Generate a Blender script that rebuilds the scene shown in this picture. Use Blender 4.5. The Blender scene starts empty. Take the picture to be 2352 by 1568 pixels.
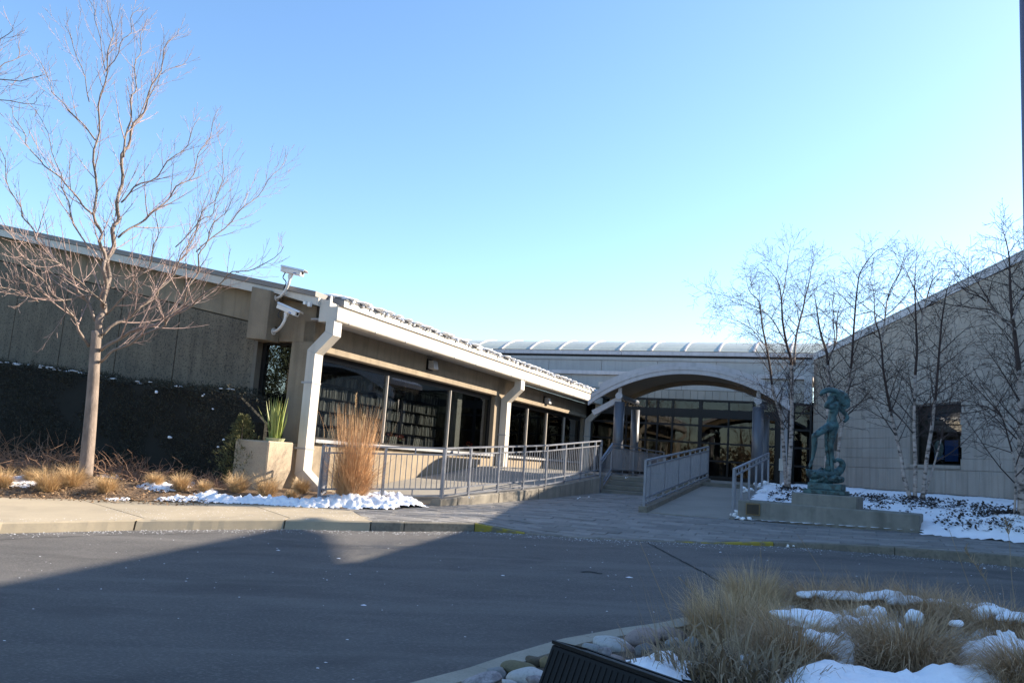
import bpy, bmesh, math, random
import numpy as np
from mathutils import Vector, Matrix, noise
random.seed(7)
RNG = np.random.default_rng(7)
scene = bpy.context.scene
COL = scene.collection

# ------------------------------------------------------------------ camera
FPX, CX, CY, H = 1900.0, 1176.0, 784.0, 1.6          # focal length etc. for a 2352 x 1568 frame
pit, rol = math.atan(274 / 1900.0), math.radians(3.93)
Uc = np.array([math.cos(pit) * math.sin(rol), -math.cos(pit) * math.cos(rol), math.sin(pit)])
Fc = np.array([0, 0, 1.0]) - Uc[2] * Uc
Fc /= np.linalg.norm(Fc)
Rc = np.cross(Fc, Uc)
if Rc[0] < 0: Rc = -Rc
def cam2world(d):
    return Vector((float(np.dot(d, Rc)), float(np.dot(d, Fc)), float(np.dot(d, Uc))))
cam = bpy.data.cameras.new('camera')
cam.sensor_width = 36
cam.lens = FPX / 2352 * 36
cam.clip_end = 2000
cob = bpy.data.objects.new('camera', cam)
xa, ya, za = cam2world((1, 0, 0)), cam2world((0, -1, 0)), cam2world((0, 0, -1))
M = Matrix(((xa.x, ya.x, za.x, 0), (xa.y, ya.y, za.y, 0), (xa.z, ya.z, za.z, H), (0, 0, 0, 1)))
cob.matrix_world = M
COL.objects.link(cob)
scene.camera = cob

# ------------------------------------------------------------------ light
SUN_AZ, SUN_EL = math.radians(72), math.radians(28)
w = bpy.data.worlds.new('World'); scene.world = w; w.use_nodes = True
nt = w.node_tree
bg = nt.nodes['Background']
sky = nt.nodes.new('ShaderNodeTexSky')
sky.sky_type = 'NISHITA'; sky.sun_disc = False
sky.sun_elevation = SUN_EL; sky.sun_rotation = SUN_AZ
sky.air_density = 1.0; sky.dust_density = 0.7; sky.ozone_density = 2.0; sky.altitude = 200
hs = nt.nodes.new('ShaderNodeHueSaturation'); hs.inputs['Saturation'].default_value = 1.12
nt.links.new(sky.outputs[0], hs.inputs['Color']); nt.links.new(hs.outputs[0], bg.inputs[0])
bg.inputs[1].default_value = 0.115
sl = bpy.data.lights.new('sun', 'SUN'); sl.energy = 5.0; sl.angle = math.radians(0.35); sl.color = (1.0, 0.86, 0.68)
so = bpy.data.objects.new('sun', sl); COL.objects.link(so)
sd = Vector((math.sin(SUN_AZ) * math.cos(SUN_EL), math.cos(SUN_AZ) * math.cos(SUN_EL), math.sin(SUN_EL)))
so.rotation_euler = sd.to_track_quat('Z', 'Y').to_euler()
so.location = sd * 60
vs = scene.view_settings
vs.view_transform = 'Standard'; vs.look = 'None'; vs.gamma = 1; vs.exposure = 1.5
vs.use_curve_mapping = False

# ------------------------------------------------------------------ survey: pixel sight lines to places on measured planes
def ae(u, v):
    d = np.array([u - CX, v - CY, FPX])
    x, y, z = d @ Rc, d @ Fc, d @ Uc
    return x / y, z / y
def P(u, v, d):
    a, e = ae(u, v)
    return Vector((a * d, d, H + e * d))
def G(x, y):
    x = min(max(x, -14), 16); y = min(max(y, -8), 30)
    return -.03 + .03 * x + .027 * y
def gp(u, v, off=0):
    a, e = ae(u, v)
    d = (H + .03 - off) / (.03 * a + .027 - e)
    return Vector((a * d, d, H + e * d))
_az = math.radians(22.6)
A2 = np.array([math.sin(_az), math.cos(_az)]); N2 = np.array([math.cos(_az), -math.sin(_az)])
_p = P(705, 930, 19.7); O2 = np.array([_p.x, _p.y])
AV, NV, ZV = Vector((A2[0], A2[1], 0)), Vector((N2[0], N2[1], 0)), Vector((0, 0, 1))
def L(a, n, z):
    q = O2 + a * A2 + n * N2
    return Vector((q[0], q[1], z))
def toL(p):
    q = np.array([p[0], p[1]]) - O2
    return float(q @ A2), float(q @ N2)
def on_n(u, v, n=0):
    a_, e = ae(u, v); q = np.array([a_, 1.0]); d = ((O2 + n * N2) @ N2) / (q @ N2)
    return float((q * d - O2) @ A2), H + e * d
def on_a(u, v, a=0):
    a_, e = ae(u, v); q = np.array([a_, 1.0]); d = ((O2 + a * A2) @ A2) / (q @ A2)
    return float((q * d - O2) @ N2), H + e * d
AF = 22.3
_c = on_a(1865, 1113, AF)
RW2 = O2 + AF * A2 + _c[0] * N2
RD2 = np.array([.18, -.983]); RD2 /= np.linalg.norm(RD2); RN2 = np.array([RD2[1], -RD2[0]])   # RN2 faces the court
RDV, RNV = Vector((RD2[0], RD2[1], 0)), Vector((RN2[0], RN2[1], 0))
def RWp(t, o, z):
    q = RW2 + t * RD2 + o * RN2
    return Vector((q[0], q[1], z))
def on_r(u, v, o=0):
    a_, e = ae(u, v); q = np.array([a_, 1.0]); d = ((RW2 + o * RN2) @ RN2) / (q @ RN2)
    return float((q * d - RW2) @ RD2), H + e * d

# ------------------------------------------------------------------ materials
MATS = {}
def rgb(c): return (c[0], c[1], c[2], 1)
def mat(name, c1, c2=None, scale=3.0, rough=.8, bump=.0, bscale=60.0, speck=None, sscale=120.0, samt=.5, metal=0.0, rand=0.0,
        island=0.0, stretch=None, streak=0.0, spec=.5, detail=5):
    if name in MATS: return MATS[name]
    m = bpy.data.materials.new(name); m.use_nodes = True
    t = m.node_tree; b = t.nodes['Principled BSDF']
    b.inputs['Roughness'].default_value = rough; b.inputs['Metallic'].default_value = metal
    b.inputs['Specular IOR Level'].default_value = spec
    geo = t.nodes.new('ShaderNodeNewGeometry')
    pos = geo.outputs['Position']
    if stretch:
        mp = t.nodes.new('ShaderNodeMapping'); mp.inputs['Scale'].default_value = stretch
        t.links.new(pos, mp.inputs[0]); pos = mp.outputs[0]
    c2 = c2 or tuple(x * .8 for x in c1)
    nz = t.nodes.new('ShaderNodeTexNoise'); nz.inputs['Scale'].default_value = scale; nz.inputs['Detail'].default_value = detail
    nz.inputs['Roughness'].default_value = .6
    t.links.new(pos, nz.inputs['Vector'])
    rp = t.nodes.new('ShaderNodeMapRange'); rp.inputs[1].default_value = .32; rp.inputs[2].default_value = .68
    t.links.new(nz.outputs['Fac'], rp.inputs[0])
    mx = t.nodes.new('ShaderNodeMix'); mx.data_type = 'RGBA'
    mx.inputs['A'].default_value = rgb(c1); mx.inputs['B'].default_value = rgb(c2)
    t.links.new(rp.outputs[0], mx.inputs['Factor'])
    col = mx.outputs['Result']
    if speck:
        vz = t.nodes.new('ShaderNodeTexNoise'); vz.inputs['Scale'].default_value = sscale; vz.inputs['Detail'].default_value = 2
        t.links.new(pos, vz.inputs['Vector'])
        r2 = t.nodes.new('ShaderNodeMapRange'); r2.inputs[1].default_value = .5; r2.inputs[2].default_value = .66
        r2.inputs[4].default_value = samt
        t.links.new(vz.outputs['Fac'], r2.inputs[0])
        m2 = t.nodes.new('ShaderNodeMix'); m2.data_type = 'RGBA'; m2.inputs['B'].default_value = rgb(speck)
        t.links.new(col, m2.inputs['A']); t.links.new(r2.outputs[0], m2.inputs['Factor']); col = m2.outputs['Result']
    if streak:
        mp2 = t.nodes.new('ShaderNodeMapping'); mp2.inputs['Scale'].default_value = (5, 5, .35)
        t.links.new(geo.outputs['Position'], mp2.inputs[0])
        sn = t.nodes.new('ShaderNodeTexNoise'); sn.inputs['Scale'].default_value = 1.2; sn.inputs['Detail'].default_value = 4
        t.links.new(mp2.outputs[0], sn.inputs['Vector'])
        r3 = t.nodes.new('ShaderNodeMapRange'); r3.inputs[1].default_value = .45; r3.inputs[2].default_value = .75
        r3.inputs[3].default_value = 1; r3.inputs[4].default_value = 1 - streak
        t.links.new(sn.outputs['Fac'], r3.inputs[0])
        m3 = t.nodes.new('ShaderNodeMix'); m3.data_type = 'RGBA'; m3.blend_type = 'MULTIPLY'; m3.inputs['Factor'].default_value = 1
        t.links.new(col, m3.inputs['A']); t.links.new(r3.outputs[0], m3.inputs['B']); col = m3.outputs['Result']
    if rand or island:
        oi = t.nodes.new('ShaderNodeObjectInfo')
        src = oi.outputs['Random'] if rand else geo.outputs['Random Per Island']
        amt = rand or island
        r4 = t.nodes.new('ShaderNodeMapRange'); r4.inputs[3].default_value = 1 - amt; r4.inputs[4].default_value = 1 + amt
        t.links.new(src, r4.inputs[0])
        m4 = t.nodes.new('ShaderNodeMix'); m4.data_type = 'RGBA'; m4.blend_type = 'MULTIPLY'; m4.inputs['Factor'].default_value = 1
        t.links.new(col, m4.inputs['A']); t.links.new(r4.outputs[0], m4.inputs['B']); col = m4.outputs['Result']
    t.links.new(col, b.inputs['Base Color'])
    if bump:
        bn = t.nodes.new('ShaderNodeTexNoise'); bn.inputs['Scale'].default_value = bscale; bn.inputs['Detail'].default_value = 3
        t.links.new(pos, bn.inputs['Vector'])
        bp = t.nodes.new('ShaderNodeBump'); bp.inputs['Strength'].default_value = bump; bp.inputs['Distance'].default_value = .02
        t.links.new(bn.outputs['Fac'], bp.inputs['Height']); t.links.new(bp.outputs[0], b.inputs['Normal'])
    MATS[name] = m
    return m
def glass(name, tint, ior=1.5, boost=1.0):
    if name in MATS: return MATS[name]
    m = bpy.data.materials.new(name); m.use_nodes = True
    t = m.node_tree
    for n in list(t.nodes):
        if n.type == 'BSDF_PRINCIPLED': t.nodes.remove(n)
    out = [n for n in t.nodes if n.type == 'OUTPUT_MATERIAL'][0]
    tr = t.nodes.new('ShaderNodeBsdfTransparent'); tr.inputs[0].default_value = rgb(tuple(c ** .5 for c in tint))
    gl = t.nodes.new('ShaderNodeBsdfGlossy'); gl.inputs['Roughness'].default_value = .01
    gl.inputs[0].default_value = (boost, boost, boost, 1)
    fr = t.nodes.new('ShaderNodeFresnel'); fr.inputs[0].default_value = ior
    geo = t.nodes.new('ShaderNodeNewGeometry')
    nz = t.nodes.new('ShaderNodeTexNoise'); nz.inputs['Scale'].default_value = .9; nz.inputs['Detail'].default_value = 1
    t.links.new(geo.outputs['Position'], nz.inputs['Vector'])
    bp = t.nodes.new('ShaderNodeBump'); bp.inputs['Strength'].default_value = .03; bp.inputs['Distance'].default_value = .05
    t.links.new(nz.outputs['Fac'], bp.inputs['Height']); t.links.new(bp.outputs[0], gl.inputs['Normal'])
    mr = t.nodes.new('ShaderNodeMapRange'); mr.inputs[3].default_value = ior; mr.inputs[4].default_value = 1 / ior
    t.links.new(geo.outputs['Backfacing'], mr.inputs[0]); t.links.new(mr.outputs[0], fr.inputs[0])
    mx = t.nodes.new('ShaderNodeMixShader')
    t.links.new(fr.outputs[0], mx.inputs[0]); t.links.new(tr.outputs[0], mx.inputs[1]); t.links.new(gl.outputs[0], mx.inputs[2])
    t.links.new(mx.outputs[0], out.inputs[0])
    MATS[name] = m
    return m

CONC = mat('smooth_concrete', (.31, .25, .175), (.235, .19, .135), 1.6, .9, .15, 90, (.17, .14, .11), 70, .35, streak=.25)
AGG = mat('exposed_aggregate', (.215, .175, .125), (.15, .125, .092), 1.1, .95, .6, 60, (.06, .052, .043), 24, .8, streak=.3)
CONC_D = mat('dark_concrete', (.20, .17, .13), (.14, .12, .095), 1.5, .9, .15, 80, streak=.3)
PLANTER = mat('planter_concrete', (.42, .34, .24), (.36, .29, .21), 2.5, .9, .2, 120, (.2, .16, .12), 55, .45, rand=.03)
SIDE = mat('sidewalk_concrete', (.40, .335, .235), (.32, .27, .19), .9, .9, .15, 160, (.28, .245, .19), 30, .3, rand=.04)
CURB = mat('kerb_concrete', (.21, .19, .15), (.13, .12, .10), 3.5, .9, .3, 60, (.09, .085, .07), 20, .5, rand=.08)
BEDKERB = mat('pale_kerb_concrete', (.34, .31, .25), (.26, .24, .19), 3, .9, .2, 110, (.18, .165, .13), 60, .35)
RETAIN = mat('retaining_concrete', (.27, .245, .20), (.20, .18, .15), 2, .9, .2, 80, streak=.4, rand=.05)
ASPH = mat('asphalt', (.118, .112, .106), (.080, .077, .075), .8, .92, .7, 110, (.20, .19, .18), 34, .55, detail=9, stretch=(1, 2.2, 1))
PAVER = mat('grey_paver', (.22, .21, .195), (.16, .153, .145), 2.5, .88, .2, 100, (.12, .115, .105), 45, .35, rand=.22)
PAVERI = mat('grey_paver_field', (.22, .21, .195), (.16, .153, .145), 2.5, .88, .2, 100, (.12, .115, .105), 45, .35, island=.22)
JOINT = mat('paver_joint_sand', (.05, .047, .04), (.035, .033, .03), 8, .95)
YEL = mat('worn_yellow_paint', (.30, .235, .03), (.22, .18, .03), 2, .85, .2, 60, (.13, .12, .10), 7, .95)
STEPC = mat('step_concrete', (.22, .20, .165), (.15, .14, .115), 2, .9, .2, 80)
RAMPC = mat('ramp_concrete', (.27, .25, .215), (.21, .195, .17), .8, .9, .15, 120)
STONE = mat('limestone', (.375, .325, .272), (.315, .272, .226), .9, .85, .1, 120, (.25, .23, .205), 22, .25, rand=.05, streak=.22)
STONEG = mat('limestone_grey', (.40, .39, .37), (.35, .34, .325), .8, .85, .05, 120, rand=.03, streak=.12)
STONEJ = mat('stone_joint', (.27, .245, .215), (.23, .21, .185), 4, .95)
METW = mat('white_painted_metal', (.62, .58, .51), (.54, .50, .44), 1.5, .5, rand=.04, streak=.14)
METG = mat('grey_painted_metal', (.36, .36, .37), (.32, .32, .33), 1.2, .4)
METC = mat('canopy_metal', (.50, .48, .49), (.44, .42, .43), 1.0, .45, streak=.18)
COLM = mat('column_metal', (.13, .135, .155), (.11, .115, .13), 1.5, .4, metal=.2)
SOFFIT = mat('tan_soffit', (.20, .16, .105), (.165, .13, .085), 1.2, .7)
PANELM = mat('metal_wall_panel', (.30, .275, .24), (.25, .23, .20), .9, .5, rand=.03)
GALV = mat('galvanised_steel', (.225, .24, .275), (.17, .18, .21), 6, .45, metal=.35, rand=.03)
FRAME = mat('dark_bronze_frame', (.014, .013, .013), (.010, .010, .010), 2, .5, spec=.25)
MULL = mat('pale_mullion', (.45, .42, .38), (.40, .37, .33), 2, .4)
ROOFM = mat('grey_roof_tile', (.19, .19, .195), (.14, .14, .145), 2, .7, rand=.1)
COPING = mat('rake_coping', (.22, .20, .185), (.18, .165, .155), 1.0, .55)
VAULT = mat('vault_skylight_panel', (.52, .53, .42), (.42, .43, .36), 1.0, .3, speck=(.36, .37, .30), sscale=7, samt=.5, rand=.05)
SNOW = mat('snow_surface', (.88, .89, .91), (.82, .83, .86), 4, .65, .5, 26, spec=.2)
MULCH = mat('bark_mulch', (.20, .13, .075), (.09, .06, .04), 22, .95, .9, 55, (.32, .21, .12), 60, .6)
MULCHD = mat('dark_mulch', (.085, .062, .04), (.04, .03, .02), 14, .95, .9, 55, (.14, .10, .06), 60, .6)  # darker, less orange mulch for the island bed
SOIL = mat('lawn_ground', (.09, .085, .05), (.06, .06, .035), 1, .95)
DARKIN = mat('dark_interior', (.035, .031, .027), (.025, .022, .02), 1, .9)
CARPET = mat('interior_floor', (.08, .07, .06), (.06, .055, .05), 1, .9)
LIGHTIN = mat('interior_wall', (.42, .40, .36), (.38, .36, .32), 1, .9)
GL = glass('window_glass', (.42, .45, .45), 1.6)
GLR = glass('entrance_glass', (.22, .225, .21), 1.38)
BARK = mat('maple_bark', (.27, .215, .18), (.15, .12, .10), 9, .9, .4, 40, stretch=(1, 1, .35))
TWIG = mat('maple_twig', (.42, .315, .28), (.30, .20, .18), 3, .8)
HEDGEM = mat('yew_needles', (.05, .046, .028), (.024, .024, .015), 5, .8, island=.35)
YOUNG = mat('young_conifer_needles', (.13, .125, .045), (.08, .085, .03), 5, .8, island=.3)
SHRUBM = mat('bare_shrub_stem', (.32, .19, .12), (.20, .12, .08), 8, .85)
TAN = mat('dry_grass_blade', (.60, .43, .23), (.46, .30, .14), 5, .75, island=.25)
ORANGE = mat('tall_dry_grass_blade', (.62, .39, .20), (.46, .25, .11), 5, .75, island=.28)
OLIVE = mat('mound_grass_blade', (.52, .35, .20), (.29, .195, .11), 6, .8, island=.3)  # browner blade colour of the mounds in the near bed
DEADLEAF = mat('dead_leaf', (.33, .25, .155), (.22, .16, .10), 8, .8, island=.25)
COVER = mat('ground_cover_leaf', (.035, .026, .022), (.022, .018, .015), 6, .8, island=.3)
BRONZE = mat('verdigris_bronze', (.085, .18, .19), (.035, .065, .068), 7, .55, .2, 40, (.028, .035, .032), 11, .85, metal=.25, streak=.4)
BASIN = mat('basin_concrete', (.235, .225, .195), (.165, .16, .14), 2, .9, .2, 80, (.13, .13, .11), 5, .5, streak=.3)
PLAQUE = mat('plaque_bronze', (.032, .028, .024), (.024, .021, .018), 8, .4, metal=.5)
PLAQUEF = mat('plaque_rim', (.16, .12, .06), (.12, .09, .05), 8, .4, metal=.5)
BLACK = mat('black_housing', (.010, .0095, .0095), (.007, .007, .007), 6, .6, spec=.25)
LENS = mat('lamp_glass', (.20, .22, .23), (.15, .165, .175), 4, .12)
CAMW = mat('camera_white', (.78, .77, .75), (.74, .73, .71), 2, .35)
BLUEP = mat('blue_sign', (.05, .13, .42), (.045, .11, .36), 2, .4)
CABLE = mat('black_cable', (.03, .022, .018), None, 2, .5)
POLEM = mat('dark_pole', (.12, .11, .16), (.10, .095, .14), 2, .4)
LEAFG = mat('snake_plant_leaf', (.17, .24, .06), (.34, .34, .10), 9, .45)
POTG = mat('pale_green_pot', (.42, .46, .28), None, 3, .5)
RED = mat('red_flower', (.55, .12, .05), (.42, .08, .04), 6, .6, island=.2)
def streaks(m, col, scale, lo, hi, amt):
    t = m.node_tree; b = t.nodes['Principled BSDF']; l = b.inputs['Base Color'].links[0].from_socket
    g = t.nodes.new('ShaderNodeNewGeometry'); mp = t.nodes.new('ShaderNodeMapping'); mp.inputs['Scale'].default_value = scale
    nz = t.nodes.new('ShaderNodeTexNoise'); nz.inputs['Scale'].default_value = 1; nz.inputs['Detail'].default_value = 6; nz.inputs['Distortion'].default_value = .6
    r = t.nodes.new('ShaderNodeMapRange'); r.inputs[1].default_value = lo; r.inputs[2].default_value = hi; r.inputs[4].default_value = amt
    mx = t.nodes.new('ShaderNodeMix'); mx.data_type = 'RGBA'; mx.inputs['B'].default_value = rgb(col)
    t.links.new(g.outputs['Position'], mp.inputs[0]); t.links.new(mp.outputs[0], nz.inputs['Vector']); t.links.new(nz.outputs['Fac'], r.inputs[0])
    t.links.new(l, mx.inputs['A']); t.links.new(r.outputs[0], mx.inputs['Factor']); t.links.new(mx.outputs['Result'], b.inputs['Base Color'])
streaks(ASPH, (.19, .18, .17), (.16, 1.5, 1), .52, .74, .5)      # salt film in the wheel tracks
streaks(ASPH, (.055, .053, .052), (.5, 1.1, 1), .56, .72, .6)     # damp, worn patches
streaks(SIDE, (.22, .19, .14), (.8, .8, 1), .55, .75, .5)
streaks(RAMPC, (.16, .15, .13), (.6, .9, 1), .52, .72, .5)
TAR = mat('dark_crack', (.012, .012, .012), None, 6, .95)

# ------------------------------------------------------------------ object helpers
ORG = {}
def prop(o, label=None, cat=None, group=None, kind=None):
    if label: o['label'] = label
    if cat: o['category'] = cat
    if group: o['group'] = group
    if kind: o['kind'] = kind
    return o
def thing(name, loc, label, cat, group=None):
    o = bpy.data.objects.new(name, None); COL.objects.link(o)
    o.empty_display_size = .2
    o.location = loc; ORG[o.name] = Vector(loc)
    return prop(o, label, cat, group)
def link(name, me, parent=None, org=None, smooth=False):
    o = bpy.data.objects.new(name, me); COL.objects.link(o)
    if parent is not None:
        o.parent = parent
    return o
class MB:
    def __init__(s): s.v = []; s.f = []
    def quad(s, a, b, c, d): s.poly([a, b, c, d])
    def poly(s, pts):
        k = len(s.v); s.v += [tuple(p) for p in pts]; s.f.append(tuple(range(k, k + len(pts))))
    def prism(s, pts, ext):
        k = len(s.v); n = len(pts); ext = Vector(ext)
        s.v += [tuple(p) for p in pts] + [tuple(Vector(p) + ext) for p in pts]
        s.f.append(tuple(range(k + n - 1, k - 1, -1))); s.f.append(tuple(range(k + n, k + 2 * n)))
        for i in range(n):
            j = (i + 1) % n
            s.f.append((k + i, k + j, k + n + j, k + n + i))
        return s
    def box(s, o, x, y, z):
        o, x, y, z = Vector(o), Vector(x), Vector(y), Vector(z)
        return s.prism([o, o + x, o + x + y, o + y], z)
    def tube(s, pts, rad, n=6, cap=True):
        pts = [Vector(p) for p in pts]
        k0 = len(s.v); t0 = (pts[1] - pts[0]).normalized()
        ref = Vector((0, 0, 1)) if abs(t0.z) < .9 else Vector((1, 0, 0))
        u = t0.cross(ref).normalized()
        m = len(pts)
        for i, p in enumerate(pts):
            t = (pts[min(i + 1, m - 1)] - pts[max(i - 1, 0)]).normalized()
            u = (u - t * u.dot(t)).normalized(); w_ = t.cross(u)
            r = rad[i] if hasattr(rad, '__len__') else rad
            for j in range(n):
                an = 2 * math.pi * j / n
                s.v.append(tuple(p + (u * math.cos(an) + w_ * math.sin(an)) * r))
        for i in range(m - 1):
            for j in range(n):
                j2 = (j + 1) % n
                s.f.append((k0 + i * n + j, k0 + i * n + j2, k0 + (i + 1) * n + j2, k0 + (i + 1) * n + j))
        if cap:
            s.f.append(tuple(k0 + j for j in range(n - 1, -1, -1)))
            s.f.append(tuple(k0 + (m - 1) * n + j for j in range(n)))
        return s
    def rect_tube(s, pts, hw, hh, side=None):
        pts = [Vector(p) for p in pts]; m = len(pts); k0 = len(s.v)
        for i, p in enumerate(pts):
            t = (pts[min(i + 1, m - 1)] - pts[max(i - 1, 0)]).normalized()
            sd_ = Vector(side) if side is not None else t.cross(ZV)
            sd_ = (sd_ - t * sd_.dot(t)).normalized(); up = sd_.cross(t)
            for (a, b) in ((-1, -1), (1, -1), (1, 1), (-1, 1)):
                s.v.append(tuple(p + sd_ * hw * a + up * hh * b))
        for i in range(m - 1):
            for j in range(4):
                j2 = (j + 1) % 4
                s.f.append((k0 + i * 4 + j, k0 + i * 4 + j2, k0 + (i + 1) * 4 + j2, k0 + (i + 1) * 4 + j))
        s.f.append((k0 + 3, k0 + 2, k0 + 1, k0)); s.f.append(tuple(k0 + (m - 1) * 4 + j for j in range(4)))
        return s
    def ball(s, c, r, nu=10, nv=6, scale=(1, 1, 1), rot=None, jit=0, seed=0):
        c = Vector(c); k = len(s.v)
        for i in range(nv + 1):
            th = math.pi * i / nv
            for j in range(nu):
                ph = 2 * math.pi * j / nu
                q = Vector((math.sin(th) * math.cos(ph), math.sin(th) * math.sin(ph), math.cos(th)))
                if jit: q = q * (1 + jit * noise.noise(q * 1.3 + Vector((seed, seed * 1.7, 3))))
                q = Vector((q.x * scale[0], q.y * scale[1], q.z * scale[2])) * r
                if rot is not None: q = rot @ q
                s.v.append(tuple(c + q))
        for i in range(nv):
            for j in range(nu):
                j2 = (j + 1) % nu
                s.f.append((k + i * nu + j, k + (i + 1) * nu + j, k + (i + 1) * nu + j2, k + i * nu + j2))
        return s
    def mesh(s, name, m, org, smooth=False):
        me = bpy.data.meshes.new(name)
        v = np.array(s.v, dtype=float).reshape(-1, 3) - np.array(org)
        me.from_pydata(v.tolist(), [], s.f); me.update()
        me.materials.append(m)
        if smooth: me.polygons.foreach_set('use_smooth', [True] * len(me.polygons))
        return me
    def build(s, name, m, parent=None, smooth=False, kind=None, label=None, cat=None, group=None, bevel=0, fixn=True):
        if parent is not None: org = ORG[parent.name]
        else:
            a = np.array(s.v); org = Vector((a[:, 0].mean(), a[:, 1].mean(), a[:, 2].min())) if len(a) else Vector()
        me = s.mesh(name, m, org, smooth)
        if fixn and len(s.f) < 3000:
            bm = bmesh.new(); bm.from_mesh(me); bmesh.ops.recalc_face_normals(bm, faces=bm.faces)
            if bevel: bmesh.ops.bevel(bm, geom=bm.edges[:], offset=bevel, segments=1, affect='EDGES', clamp_overlap=True)
            bm.to_mesh(me); bm.free()
        o = link(name, me, parent)
        if parent is None: o.location = org
        ORG[o.name] = Vector(org)
        return prop(o, label, cat, group, kind)
def inst(name, me, parent, loc, rot=(0, 0, 0), scale=(1, 1, 1)):
    o = link(name, me, parent); o.location = Vector(loc) - ORG[parent.name]; o.rotation_euler = rot; o.scale = scale
    return o
def lbox(a0, a1, n0, n1, z0, z1, mb=None):
    mb = mb or MB()
    return mb.box(L(a0, n0, z0), AV * (a1 - a0), NV * (n1 - n0), ZV * (z1 - z0))
def rbox(t0, t1, o0, o1, z0, z1, mb=None):
    mb = mb or MB()
    return mb.box(RWp(t0, o0, z0), RDV * (t1 - t0), RNV * (o1 - o0), ZV * (z1 - z0))
def arr(name, verts, faces, m, parent=None, kind=None, label=None, cat=None, group=None, smooth=False):
    """big meshes from numpy arrays (quads)"""
    verts = np.asarray(verts, dtype=np.float64).reshape(-1, 3); faces = np.asarray(faces, dtype=np.int64)
    if parent is not None: org = np.array(ORG[parent.name])
    else: org = np.array([verts[:, 0].mean(), verts[:, 1].mean(), verts[:, 2].min()])
    me = bpy.data.meshes.new(name)
    k = faces.shape[1]
    me.vertices.add(len(verts)); me.vertices.foreach_set('co', (verts - org).ravel())
    me.loops.add(faces.size); me.loops.foreach_set('vertex_index', faces.ravel())
    me.polygons.add(len(faces)); me.polygons.foreach_set('loop_start', np.arange(0, faces.size, k))
    me.polygons.foreach_set('loop_total', np.full(len(faces), k))
    if smooth: me.polygons.foreach_set('use_smooth', np.ones(len(faces), dtype=bool))
    me.update(calc_edges=True); me.validate()
    me.materials.append(m)
    o = link(name, me, parent)
    if parent is None: o.location = org
    ORG[o.name] = Vector(org)
    return prop(o, label, cat, group, kind)
def smooth01(x): x = min(max(x, 0), 1); return x * x * (3 - 2 * x)
def fbm(x, y, z=0, o=4): return noise.fractal(Vector((x, y, z)), 1.0, 2.0, o)
class RBF:
    def __init__(s, pts, lam=.001):
        p = np.array([[q[0], q[1]] for q in pts], float); z = np.array([q[2] for q in pts], float)
        n = len(p); d = np.linalg.norm(p[:, None] - p[None], axis=2)
        K = np.zeros((n + 3, n + 3)); K[:n, :n] = d + lam * np.eye(n)
        K[:n, n] = 1; K[:n, n + 1:] = p; K[n, :n] = 1; K[n + 1:, :n] = p.T
        s.c = np.linalg.solve(K, np.r_[z, 0, 0, 0]); s.p = p
    def __call__(s, x, y):
        d = np.hypot(s.p[:, 0] - x, s.p[:, 1] - y)
        n = len(s.p)
        return float(d @ s.c[:n] + s.c[n] + s.c[n + 1] * x + s.c[n + 2] * y)
def inpoly(x, y, poly):
    c = False; j = len(poly) - 1
    for i in range(len(poly)):
        xi, yi = poly[i][0], poly[i][1]; xj, yj = poly[j][0], poly[j][1]
        if (yi > y) != (yj > y) and x < (xj - xi) * (y - yi) / (yj - yi) + xi: c = not c
        j = i
    return c
def dpoly(x, y, poly):
    best = 1e9
    for i in range(len(poly)):
        ax, ay = poly[i][0], poly[i][1]; bx, by = poly[(i + 1) % len(poly)][0], poly[(i + 1) % len(poly)][1]
        dx, dy = bx - ax, by - ay; t = ((x - ax) * dx + (y - ay) * dy) / (dx * dx + dy * dy + 1e-12); t = min(max(t, 0), 1)
        best = min(best, math.hypot(x - ax - t * dx, y - ay - t * dy))
    return best
def sheet(name, poly, zf, step, m, kind='structure', hf=None, parent=None, label=None, smooth=True, cat=None):
    """a heightfield clipped to a polygon; hf gives extra height and drops cells where it is negative"""
    xs = [p[0] for p in poly]; ys = [p[1] for p in poly]
    nx = int((max(xs) - min(xs)) / step) + 2; ny = int((max(ys) - min(ys)) / step) + 2
    idx = {}; V = []; Fs = []
    Hh = {}
    def vert(i, j):
        if (i, j) in idx: return idx[(i, j)]
        x = min(xs) + i * step; y = min(ys) + j * step
        h = hf(x, y) if hf else 0.0
        V.append((x, y, zf(x, y) + max(h, -.03))); Hh[(i, j)] = h
        idx[(i, j)] = len(V) - 1
        return len(V) - 1
    for i in range(nx - 1):
        for j in range(ny - 1):
            x = min(xs) + (i + .5) * step; y = min(ys) + (j + .5) * step
            if not inpoly(x, y, poly): continue
            q = [vert(i, j), vert(i + 1, j), vert(i + 1, j + 1), vert(i, j + 1)]
            if hf and max(Hh[(i, j)], Hh[(i + 1, j)], Hh[(i + 1, j + 1)], Hh[(i, j + 1)]) <= 0: continue
            Fs.append(q)
    return arr(name, V, Fs, m, parent, kind, label, cat, smooth=smooth)


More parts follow.
